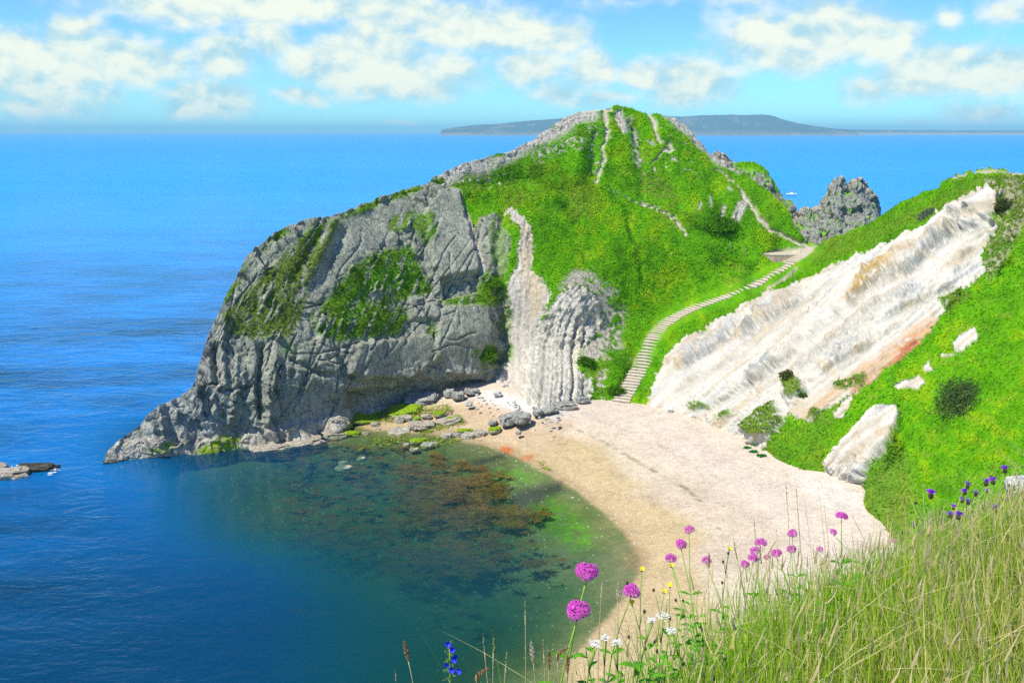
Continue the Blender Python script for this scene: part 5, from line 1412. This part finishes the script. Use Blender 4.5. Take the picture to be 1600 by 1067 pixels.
# the same sward carries on along the bank to either side
xe = rg.uniform(-4.5, 12, 70000); ye = rg.uniform(-1.5, 8.0, 70000)
pe, qe, de = proj(np.stack([xe, ye, zbank(xe, ye) + .45], -1))
oke = (ye - edge_y(xe) < .5) & ((de < .3) | (pe < -120) | (pe > 1700) | (qe > 1330))
x = np.concatenate([x, xe[oke]]); yb = np.concatenate([yb, ye[oke]]); dd = np.concatenate([dd, np.full(oke.sum(), 6.0)]); px_ = np.concatenate([px_, np.full(oke.sum(), 1690.0)])
n = len(x)
root = np.stack([x, yb, zbank(x, yb) - .02], -1)
hgt = rg.gamma(7, .052, n) * np.interp(px_, [600, 900, 1200, 1700], [.55, .60, .85, .72])
leanx = rg.normal(-.08, .16, n) + .55 * fbm(np.stack([x / .6, yb / .6, 0 * x + 3], -1), 2); leany = rg.normal(.0, .2, n)
tip0 = np.stack([x + leanx * hgt, yb + leany * hgt, root[:, 2] + hgt], -1)
tpx, tpy, _ = proj(tip0); _, rpy, _ = proj(root)
lim = np.interp(tpx, [600, 760, 900, 1000, 1100, 1180, 1300, 1380, 1420, 1500, 1560, 1600, 1700], [1060, 1020, 990, 945, 920, 888, 872, 855, 832, 812, 785, 765, 735]) - rg.gamma(1.2, 9, n)
hgt = np.where((tpx > 500) & (tpx < 1720) & (rpy > tpy), hgt * np.clip((rpy - lim) / np.maximum(rpy - tpy, 1), .25, 1), hgt)
tipo = np.stack([leanx * hgt, leany * hgt, hgt], -1)
bend = np.stack([rg.normal(0, .08, n), rg.normal(0, .08, n), np.zeros(n)], -1) * hgt[:, None] * 2 - np.stack([leanx, leany, 0 * leanx], -1) * hgt[:, None] * .5
patch = fbm(np.stack([x / .8, yb / .8, 0 * x + 9], -1), 3)
dry = sstep(-.1, .55, patch * .9 + rg.normal(.0, .28, n) + np.interp(px_, [900, 1200, 1450, 1700], [-.30, -.08, .12, .24]))
g1 = np.array((.19, .52, .004)) ; g2 = np.array((.50, .68, .012)); s1 = np.array((.80, .66, .16)); s2 = np.array((.88, .74, .34))
t_ = rg.random((n, 1))
green = g1 * (1 - t_) + g2 * t_; straw = s1 * (1 - t_) + s2 * t_
hi = green * (1 - dry[:, None]) + straw * dry[:, None]
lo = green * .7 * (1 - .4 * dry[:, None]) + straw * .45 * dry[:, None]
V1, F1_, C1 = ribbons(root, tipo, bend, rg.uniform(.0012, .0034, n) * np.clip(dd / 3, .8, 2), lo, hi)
# flattened dry stems lying through the sward
m_ = 3200
k = rg.integers(0, n, m_)
r2 = root[k] + np.stack([rg.normal(0, .05, m_), rg.normal(0, .05, m_), rg.uniform(.05, .3, m_)], -1)
a2 = rg.uniform(-.5, 3.6, m_); L2 = rg.uniform(.25, .6, m_)
t2 = np.stack([np.cos(a2) * L2, np.sin(a2) * L2 * .5, rg.normal(.08, .12, m_)], -1)
V2, F2_, C2 = ribbons(r2, t2, rg.normal(0, .05, (m_, 3)), np.full(m_, .0018), np.tile(s2 * .8, (m_, 1)), np.tile(s2, (m_, 1)))
# seed heads in the mass: short plump spikelets at the tips of some blades
k = np.where((rg.random(n) < .16) & (hgt > .24))[0]
q = root[k] + tipo[k]
V3, F3_, C3 = ribbons(q - tipo[k] / np.linalg.norm(tipo[k], axis=1)[:, None] * .03, tipo[k] / np.linalg.norm(tipo[k], axis=1)[:, None] * rg.uniform(.05, .10, (len(k), 1)) + np.array([.015, 0, 0]), rg.normal(0, .01, (len(k), 3)), rg.uniform(.0025, .005, len(k)), np.tile((.60, .46, .20), (len(k), 1)), np.tile((.78, .63, .36), (len(k), 1)))
V = np.concatenate([V1, V2, V3]); F = np.concatenate([F1_, F2_ + len(V1), F3_ + len(V1) + len(V2)]); C = np.concatenate([C1, C2, C3])
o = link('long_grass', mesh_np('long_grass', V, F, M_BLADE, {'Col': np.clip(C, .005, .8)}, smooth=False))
tag(o, 'long green and straw coloured grass on the near bank', 'grass', kind='stuff')

# ------------------------------------------------------------------ flowers
M_STEM = simple_mat('plant_stem', (.20, .34, .04), .6, .25, 30); M_LEAFG = simple_mat('plant_leaf', (.13, .40, .015), .5, .35, 14, trans=.4)
M_PINK = attr_mat('pink_petal', .6, .1, .25); M_PURP = attr_mat('purple_petal', .6, .1, .25); M_BUD = simple_mat('bud', (.12, .14, .03), .7, .4, 60); M_STRAW = simple_mat('straw', (.50, .40, .19), .7, .25, 40)
M_BROWN = simple_mat('seed_brown', (.40, .25, .12), .8, .35, 90); M_WHITE = attr_mat('white_petal', .6, .1, .2); M_DKBUD = simple_mat('dark_bud', (.07, .05, .035), .8, .4, 80)
M_STRAWPALE = simple_mat('pale_plume', (.66, .58, .42), .8, .2, 60)

def floret(m, c, nrm, r, col):
    nrm = Vector(nrm).normalized(); a = nrm.orthogonal().normalized(); b = nrm.cross(a)
    ph = random.random() * 6.28
    vs = [Vector(c) + nrm * r * .1]
    for i in range(10):
        rr_ = r if i % 2 == 0 else r * .38
        th = ph + i * math.pi / 5
        vs.append(Vector(c) + (a * math.cos(th) + b * math.sin(th)) * rr_ + nrm * (r * .45 if i % 2 == 0 else 0))
    m.add(vs, [(0, 1 + i, 1 + (i + 1) % 10) for i in range(10)], col)
def leaf(m, p, d, L, w, col=(1, 1, 1), droop=.25):
    d = Vector(d).normalized(); s = d.cross(Vector((0, 0, 1))).normalized(); up = s.cross(d)
    rows = []
    for i, (f, ww_) in enumerate([(0, .12), (.25, .8), (.5, 1), (.75, .62), (1, 0.03)]):
        q = Vector(p) + d * L * f - Vector((0, 0, 1)) * droop * L * f * f
        rows.append((q - s * w * ww_ + up * w * .25 * ww_, q, q + s * w * ww_ + up * w * .25 * ww_))
    vs = [v for r_ in rows for v in r_]; fs = []
    for i in range(4):
        for j in range(2): fs.append((3 * i + j, 3 * i + j + 1, 3 * i + j + 4, 3 * i + j + 3))
    m.add(vs, fs, col)
def stem_pts(P, sway=.05, n=7, root=None):
    """from the turf up to point P (world), as offsets from the root"""
    if root is None:
        ry = min(P.y - random.uniform(.0, .12), float(edge_y(P.x)) + .12); rx = P.x + random.uniform(-.06, .10)
        root = Vector((rx, ry, float(zbank(rx, ry)) - .02))
    d = P - root
    out = []
    for i in range(n):
        f = i / (n - 1)
        out.append(Vector((d.x * f ** 1.5, d.y * f ** 1.5, d.z * f)) + Vector((math.sin(f * 3.14) * sway, 0, 0)))
    return root, out

def pink_head_mesh(seed, n=150):
    random.seed(seed); m = MB()
    for i in range(n):
        u = (i + .5) / n; ph = i * 2.39996
        z = 1 - 1.5 * u; rr_ = math.sqrt(max(0, 1 - z * z))
        d = Vector((rr_ * math.cos(ph), rr_ * math.sin(ph), z * .85)) * (1 + .10 * math.sin(ph * 3 + seed)) + Vector((random.gauss(0, .04), random.gauss(0, .04), random.gauss(0, .04)))
        k = random.random()
        col = (.66 + .25 * k, .06 + .18 * k * k, .46 + .25 * k)
        floret(m, d * .92, d + Vector((random.gauss(0, .3), random.gauss(0, .3), .2)), random.uniform(.13, .19), col)
        if i % 3 == 0: m.tube([d * .3, d * .9], [.03, .025], 3, (.35, .06, .22), cap=False)
    return m.mesh('flower_head', M_PINK, False)
PINK = [pink_head_mesh(s, 240 if s == 0 else 170) for s in range(3)]
random.seed(99)
def valerian(px, py, dia, label, d=.055, leaves=2, tilt=0.0, stemw=.0026):
    tt = FPX * d / dia
    P = Vector(at_t(px, py, tt))
    root, pts = stem_pts(P - Vector((0, 0, d * .3)), random.uniform(-.07, .07))
    o = empty('red_valerian', root); tag(o, label, 'flower', 'pink flowers on the near bank')
    m = MB(); m.tube(pts, [stemw * (1.2 - .5 * i / 6) for i in range(7)], 6); m.build('stem', M_STEM, o)
    h = link('flower_head', random.choice(PINK) if dia < 30 else PINK[0], o)
    h.location = P - root; h.scale = (d * .5 * random.uniform(.92, 1.06), d * .5, d * random.uniform(.38, .5)); h.rotation_euler = (random.uniform(-.25, .25), tilt, random.uniform(0, 6))
    for k in range(leaves):
        f = random.uniform(.35, .8); i = int(f * 6); p = pts[i]
        for sgn in (-1, 1):
            a = random.uniform(-.5, .5) + (0 if sgn > 0 else math.pi)
            m = MB(); leaf(m, p, (math.cos(a), math.sin(a) * .6, .55), random.uniform(.035, .075), random.uniform(.008, .016)); m.build('leaf', M_LEAFG, o)
    return o
for a in [(917, 893, 36, 'largest round pink flower, upper of the pair over the water'), (903, 953, 36, 'large round pink flower, lower of the pair over the water'), (987, 923, 25, 'pink flower in front of the shoreline right of the large pair'),
          (1077, 827, 16, 'topmost pink flower of the group over the tan sand'), (1064, 850, 18, 'pink flower second from the top over the tan sand'), (1048, 872, 18, 'pink flower lowest left of the group over the tan sand'), (1104, 875, 16, 'pink flower lowest right of the group over the tan sand'),
          (1189, 848, 19, 'upper pink flower of the tight cluster left of the seed stalks'), (1180, 860, 16, 'second pink flower down in the tight cluster'), (1177, 872, 18, 'third pink flower down in the tight cluster'), (1164, 881, 14, 'leftmost pink flower of the tight cluster'), (1198, 870, 11, 'smallest pink flower just right of the tight cluster'),
          (1213, 864, 17, 'pink flower alone right of the tight cluster'), (1238, 833, 15, 'pink flower beside the tall thin seed stalks, upper one'), (1237, 858, 15, 'pink flower beside the tall thin seed stalks, lower one'), (1302, 831, 12, 'small pink flower low left of the tall leafy pink flower'), (1281, 858, 11, 'small dark pink flower deepest in the grass'),
          (1315, 806, 19, 'pink flower on a tall leafy stem against pale shingle')]:
    big = a[2] > 30
    valerian(a[0], a[1], a[2], a[3], .062 if big else (.05 if a[2] > 20 else .047), 4 if (big or a[0] > 1300) else 3, random.uniform(-.3, .3), .0032 if big else .0024)
valerian(1398, 845, 10, 'pale lilac flower at the edge of the shingle by the right slope', .04, 1)

def knap_mesh(seed):
    random.seed(seed); m = MB()
    for i in range(46):
        a = random.uniform(0, 6.28); e = random.uniform(.1, 1.25)
        d = Vector((math.cos(a) * math.sin(e), math.sin(a) * math.sin(e), math.cos(e)))
        s = d.orthogonal().normalized() * .09; L = random.uniform(.8, 1.15)
        k = random.random()
        m.add([d * .3 - s * .4, d * .3 + s * .4, d * L + s + Vector((0, 0, .1)), d * L * 1.12, d * L - s + Vector((0, 0, .1))], [(0, 1, 2, 3, 4)], (.24 + .26 * k, .04 + .06 * k, .55 + .25 * k))
    return m.mesh('petals', M_PURP, False)
def ball_mesh(name, mat, n=10, squash=1.2, bump=.12):
    m = MB(); vs, fs = [], []
    for i in range(n + 1):
        ph = math.pi * i / n
        for j in range(n):
            th = 2 * math.pi * j / n
            r_ = 1 + bump * math.sin(j * 3 + i * 2.3)
            vs.append((r_ * math.sin(ph) * math.cos(th), r_ * math.sin(ph) * math.sin(th), squash * math.cos(ph)))
    for i in range(n):
        for j in range(n): fs.append((i * n + j, (i + 1) * n + j, (i + 1) * n + (j + 1) % n, i * n + (j + 1) % n))
    m.add(vs, fs); return m.mesh(name, mat)
KN = [knap_mesh(s) for s in range(3)]; KB = ball_mesh('bud', M_DKBUD)
random.seed(5)
def knapweed(px, py, dia, label, d=.04, bloom=True, t=None):
    tt = t or FPX * d / dia
    P = Vector(at_t(px, py, tt))
    root, pts = stem_pts(P - Vector((0, 0, d * .35)), random.uniform(-.04, .04))
    o = empty('knapweed', root); tag(o, label, 'flower', 'purple flowers at the right of the bank' if bloom else 'spent brown flower heads at the right of the bank')
    m = MB(); m.tube(pts, [.0022 * (1.2 - .4 * i / 6) for i in range(7)], 5); m.build('stem', M_STEM, o)
    b = link('bud', KB, o); b.location = P - root - Vector((0, 0, d * .28)); b.scale = (d * .24,) * 3
    if bloom:
        h = link('petals', random.choice(KN), o); h.location = P - root - Vector((0, 0, d * .1)); h.scale = (d * .52, d * .52, d * .42); h.rotation_euler = (random.uniform(-.4, .2), random.uniform(-.4, .4), random.uniform(0, 6))
    for k in range(2):
        p = pts[random.randint(2, 4)]; a = random.uniform(0, 6.28)
        m = MB(); leaf(m, p, (math.cos(a), math.sin(a), .7), .05, .006); m.build('leaf', M_LEAFG, o)
for px, py, dia, lab in [(1455, 770, 17, 'wide purple flower standing alone left of the purple cluster'), (1429, 820, 11, 'small purple flower low down against the green slope'), (1512, 756, 12, 'topmost purple flower of the main purple cluster'), (1508, 767, 12, 'purple flower just under the topmost of the cluster'),
                         (1525, 769, 12, 'purple flower at the right side of the main cluster'), (1504, 780, 11, 'purple flower in the middle left of the cluster'), (1513, 783, 11, 'purple flower in the middle of the cluster'), (1490, 791, 10, 'dark purple half-open flower at the lower left of the cluster'),
                         (1486, 803, 13, 'dark purple flower lowest left of the cluster'), (1498, 804, 15, 'bright violet flower lowest in the cluster'), (1541, 752, 14, 'violet flower of the upper pair right of the cluster'), (1552, 750, 13, 'violet flower right of the upper pair'),
                         (1571, 732, 14, 'purple flower highest of all on a long thin stem'), (1542, 766, 9, 'little purple flower below the upper pair'), (1555, 793, 13, 'violet flower furthest right among pale stems'), (1514, 807, 11, 'faded lilac flower below the cluster')]:
    knapweed(px, py, dia, lab)
for px, py, lab in [(1431, 783, 'brown seed head left of the lone wide purple flower'), (1549, 742, 'dark seed head above the upper violet pair'), (1576, 756, 'dark seed head under the highest purple flower'), (1567, 778, 'dark seed head among pale stems at the right'), (1411, 830, 'rust brown seed head above the grass by the pale slope'), (1585, 762, 'dark seed head nearest the right edge')]:
    knapweed(px, py, 9, lab, .032, False)

M_YEL = simple_mat('yellow_petal', (.80, .62, .02), .6, .15, 40)
def yellow(px, py, tt, label, nb=3):
    P = Vector(at_t(px, py, tt)); root, pts = stem_pts(P, random.uniform(-.05, .05))
    o = empty('yellow_daisy', root); tag(o, label, 'flower', 'small yellow flowers on the bank')
    m = MB(); m.tube(pts, .0016, 5)
    for k in range(nb):
        p = pts[random.randint(3, 5)]; q = p + Vector((random.uniform(-.05, .05), random.uniform(-.03, .03), random.uniform(.04, .10)))
        m.tube([p, (p + q) / 2 + Vector((0, 0, .01)), q], .0012, 4)
        b = link('bud', KB, o); b.location = q; b.scale = (.0045, .0045, .006)
    m.build('stem', M_STEM, o)
    m = MB()
    for i in range(14):
        a = 2 * math.pi * i / 14
        d = Vector((math.cos(a), math.sin(a), .5)).normalized(); s = Vector((-math.sin(a), math.cos(a), 0)) * .0022
        m.add([d * .002 - s, d * .002 + s, d * .0095 + s, d * .0095 - s], [(0, 1, 2, 3)])
    f = m.build('petals', M_YEL, o, False); f.location = P - root; f.rotation_euler = (.5, random.uniform(-.3, .3), 0)
    b = link('bud', KB, o); b.location = P - root - Vector((0, 0, .004)); b.scale = (.0045,) * 3
for px, py, tt, lab in [(1003, 889, 3.1, 'yellow flower above the pink one by the shoreline'), (987, 941, 2.9, 'yellow flower just below the pink one by the shoreline'), (1049, 883, 3.5, 'yellow flower under the lowest left pink flower'), (1140, 857, 3.6, 'yellow flower alone right of the sand pink group'), (1047, 914, 3.3, 'yellow flower low over the tan sand'), (1038, 923, 3.3, 'dim yellow flower lowest over the tan sand')]:
    yellow(px, py, tt, lab)

def white_cluster(px, py, tt, w, label):
    P = Vector(at_t(px, py, tt)); root, pts = stem_pts(P, random.uniform(-.03, .03))
    o = empty('white_flower', root); tag(o, label, 'flower', 'white flower clusters on the bank')
    m = MB(); m.tube(pts, .0018, 5)
    h = MB()
    for k in range(26):
        a = k * 2.4; r_ = w * math.sqrt((k + .5) / 26)
        c = P - root + Vector((r_ * math.cos(a), r_ * math.sin(a), random.uniform(-.004, .006) - r_ * .25))
        floret(h, c, (random.gauss(0, .3), random.gauss(0, .3), 1), .0048, (.80, .80, .76))
        if k % 5 == 0: m.tube([pts[-2], c], .001, 3)
    m.build('stem', M_STEM, o); h.build('flower_head', M_WHITE, o, False)
for px, py, tt, w, lab in [(1036, 961, 2.7, .022, 'largest white flower cluster beside the leafy stems'), (1019, 967, 2.7, .013, 'small white cluster left of the largest white one'), (930, 1004, 2.4, .016, 'white cluster low in the left of the grass'), (963, 1002, 2.5, .016, 'white cluster under the lower big pink flower'), (1049, 984, 2.6, .014, 'white cluster just below the largest white one'), (946, 996, 2.5, .011, 'little white cluster between two low white ones')]:
    white_cluster(px, py, tt, w, lab)

# blue spike
P = Vector(at_t(702, 1003, 2.3)); root, pts = stem_pts(P, .004, 12, Vector((P.x - .0, P.y - .03, float(zbank(P.x, P.y)) - .02)))
o = empty('blue_spike_flower', root); tag(o, 'bristly green spike with bright blue flowers at the bottom edge of the water', 'flower')
m = MB(); m.tube(pts, [.004 * (1.1 - .6 * i / 11) for i in range(12)], 6); m.build('stem', M_STEM, o)
M_BLUE = simple_mat('blue_petal', (.03, .05, .72), .6, .2, 60, trans=.2); M_HAIRY = attr_mat('hairy_bud', .8, .1, .2)
Hh = (pts[-1] - pts[0]).z
top = pts[-1]
for k in range(22):
    f = k / 22; a = k * 2.4
    c = top - Vector((0, 0, .135 * f)) + Vector((math.cos(a), math.sin(a), 0)) * (.006 + .010 * f)
    m = MB()
    for j in range(16):
        d = Vector((random.gauss(0, 1), random.gauss(0, 1), random.gauss(.3, 1))).normalized(); s = d.orthogonal().normalized() * .0016
        L = random.uniform(.005, .0085)
        g = random.random()
        m.add([-s, s, d * L], [(0, 1, 2)], (.10 + .16 * g, .22 + .14 * g, .05 + .08 * g))
    b = m.build('bud', M_HAIRY, o, False); b.location = c
for k, (dx, dz) in enumerate([(-.001, .004), (.011, -.012), (.013, -.030), (.015, -.040), (-.004, -.052), (.008, -.068), (.026, -.071)]):
    m = MB()
    for i in range(5):
        a = 2 * math.pi * i / 5; d = Vector((math.cos(a), -.8, math.sin(a))).normalized(); s = Vector((-math.sin(a), 0, math.cos(a))) * .0042
        m.add([(0, 0, 0), d * .006 - s, d * .012, d * .006 + s], [(0, 1, 2, 3)])
    b = m.build('blue_flower', M_BLUE, o, False); b.location = top + Vector((dx, -.012, dz)); b.rotation_euler = (random.uniform(-.3, .3), 0, random.uniform(-.5, .5))
for k in range(5):
    a = random.uniform(0, 6.28); m = MB(); leaf(m, pts[4 + k % 4], (math.cos(a), math.sin(a), .6), .05, .005); m.build('leaf', M_LEAFG, o)

# ------------------------------------------------------------------ tall seed stalks
def stalk(px, py, tt, kind, label, rootpx=None, group='seed stalks standing over the grass'):
    P = Vector(at_t(px, py, tt))
    root = None
    if rootpx:
        q = Vector(at_t(rootpx, 1000, tt)); rx, ry = q.x, min(P.y, float(edge_y(q.x)) + .1); root = Vector((rx, ry, float(zbank(rx, ry)) - .02))
    root, pts = stem_pts(P, random.uniform(-.02, .02), 8, root)
    o = empty('grass_stalk', root); tag(o, label, 'grass stalk', group)
    d = (pts[-1] - pts[-3]).normalized()
    mat = {'thin': M_STRAW, 'brown': M_BROWN, 'plume': M_STRAWPALE, 'curl': M_BROWN, 'green': M_BUD}[kind]
    L = {'thin': .10, 'brown': .055, 'plume': .06, 'curl': .05, 'green': .09}[kind]
    m = MB(); m.tube(pts[:-1] + [pts[-1] - d * L * .5], [.0014 * (1.1 - .3 * i / 7) for i in range(8)], 5); m.build('stem', M_STRAW if kind != 'green' else M_STEM, o)
    m = MB()
    n_ = 16 if kind == 'thin' or kind == 'green' else 34
    side = d.orthogonal().normalized(); sd2 = d.cross(side)
    for k in range(n_):
        f = k / n_
        a = k * 2.4
        bulge = math.sin(math.pi * (f * .85 + .1)) * {'thin': .0022, 'brown': .0055, 'plume': .0055, 'curl': .0055, 'green': .003}[kind]
        c = pts[-1] - d * L * (1 - f)
        if kind == 'curl': c = c + Vector((1, 0, -.3)) * (.035 * f * f)
        r_ = side * math.cos(a) + sd2 * math.sin(a)
        tipv = c + r_ * bulge * 1.5 + d * .009
        w = r_.cross(d) * (.0016 if kind in ('thin', 'green') else .0024)
        m.add([c, c + r_ * bulge * .8 + w + d * .004, tipv, c + r_ * bulge * .8 - w + d * .004], [(0, 1, 2, 3)])
        m.add([c, c + r_.cross(d) * bulge * .9 + d * .004, c + d * .011], [(0, 1, 2)])
    m.build('seed_head', mat, o, False)
STALKS = [(632, 1003, 2.2, 'brown', 'brown seed stalk leaning left beside the blue spike flower', 665), (617, 1045, 2.1, 'thin', 'short straw stalk at the far left of the bank', 612), (820, 932, 2.5, 'thin', 'tall slender green stalk alone against the water', 808),
          (754, 988, 2.4, 'thin', 'straw stalk leaning left over the blue water', 775), (771, 990, 2.4, 'thin', 'straw stalk with a drooping tip over the blue water', 785), (767, 978, 2.4, 'green', 'green stalk highest of the bunch over the blue water', 800), (792, 1012, 2.3, 'thin', 'short straw stalk in the bunch over the blue water', 798),
          (830, 1004, 2.3, 'plume', 'white plumed stalk low over the water', 842), (858, 1018, 2.4, 'brown', 'fat brown seed stalk right of the white plume', 868), (868, 1008, 2.4, 'curl', 'curled brown seed stalk right of the fat brown one', 872), (887, 1024, 2.4, 'brown', 'brown seed stalk under the lower big pink flower', 895), (848, 992, 2.4, 'thin', 'thin brown stalk just behind the fat brown one', 850),
          (742, 1040, 2.2, 'curl', 'pale curled stalk drooping left at the bottom', 765), (942, 888, 2.6, 'thin', 'straight straw stalk right of the upper big pink flower', 945), (966, 912, 2.7, 'plume', 'pale tufted stalk left of the shoreline pink flower', 970),
          (1228, 755, 4.0, 'green', 'very thin dark stalk, leftmost of the tall group on the shingle', 1226), (1244, 760, 4.1, 'green', 'tallest dark stalk of the group on the shingle', 1248), (1257, 778, 4.1, 'thin', 'bent thin stalk between the two tallest', 1262), (1280, 772, 4.1, 'thin', 'tall straw stalk at the right of the group on the shingle', 1290), (1288, 790, 4.1, 'thin', 'shorter straw stalk at the right of the tall group', 1292),
          (1178, 812, 3.8, 'green', 'dark stalk left of the tall group over the sand', 1190), (1191, 828, 3.8, 'thin', 'short stalk leaning left above the pink cluster', 1200), (1213, 820, 3.9, 'thin', 'thin stalk standing right of the pink cluster', 1215), (1146, 842, 3.7, 'green', 'dark stalk leaning left past the lone yellow flower', 1175), (1108, 806 + 60, 3.5, 'brown', 'brown bud stalk beside the sand pink group', 1110),
          (1330, 802, 4.3, 'thin', 'bowed stalk arching left over the pale shingle', 1385), (1340, 840, 4.2, 'thin', 'short bowed stalk in front of the pale shingle', 1360), (1375, 812, 4.4, 'thin', 'straw stalk at the foot of the right slope', 1372), (1388, 792, 4.5, 'thin', 'tall straw stalk against the lower right slope', 1385), (1413, 776, 4.6, 'brown', 'brown seed stalk against the green slope left of the lone purple flower', 1415), (1457, 795, 4.7, 'curl', 'curled straw stalk below the lone purple flower', 1440), (1442, 758, 4.7, 'thin', 'thin straw stalk rising past the lone purple flower', 1450), (1478, 805, 4.7, 'thin', 'straw stalk leaning between purple flowers', 1482), (1560, 800, 4.9, 'plume', 'pale stalk under the violet flower furthest right', 1562), (1590, 770, 5.0, 'plume', 'pale stalk bunch stem nearest the right edge', 1592)]
for s_ in STALKS: stalk(*s_[:5], rootpx=s_[5])

# ------------------------------------------------------------------ leafy plants in the sward
def leafy(px, py, tt, n_, h, label, big=1.0):
    P = Vector(at_t(px, py, tt)); rx, ry = P.x, min(P.y, float(edge_y(P.x)) + .25)
    root = Vector((rx, ry, float(zbank(rx, ry)) - .02)); Ht = max(.15, P.z - root.z)
    o = empty('leafy_plant', root); tag(o, label, 'plant', 'leafy plants in the long grass')
    for q in range(n_):
        a = random.uniform(0, 6.28); top_ = Vector((math.cos(a) * .10, math.sin(a) * .07, Ht * random.uniform(.75, 1.0)))
        pts = [Vector((0, 0, 0)), top_ * .5 + Vector((0, 0, .02)), top_]
        m = MB(); m.tube(pts, [.003, .0025, .0015], 5); s_ = m.build('stem', M_STEM, o)
        lm = MB()
        for k in range(11):
            f = .35 + .65 * k / 10; p = top_ * f
            b = k * 2.2 + q
            leaf(lm, p, (math.cos(b), math.sin(b), .45), random.uniform(.035, .075) * big, random.uniform(.008, .015) * big)
        lm.build('foliage', M_LEAFG, o)
for a in [(1010, 985, 2.7, 4, .3, 'leafy green plant under the white flowers', .75), (1120, 950, 3.2, 4, .3, 'bright leafy plant in the middle of the bank', .8), (1310, 890, 3.9, 5, .3, 'dark leafy plant at the base of the tall pink flower', 1.2), (960, 1000, 2.5, 4, .3, 'leafy plant at the left end of the thick grass', .9), (1262, 930, 3.6, 3, .3, 'leafy plant half hidden in the green grass', 1.1), (1040, 940, 3.0, 3, .25, 'leafy plant behind the largest white flowers', .7)]:
    leafy(*a)
# grey lichened stone at the right edge
o = link('boulder', BM['pale'][1]); q = at_t(1597, 762, 5.3); o.location = q; o.scale = (.075, .09, .07); tag(o, 'pale lichen covered stone at the right edge behind the purple flowers', 'boulder')
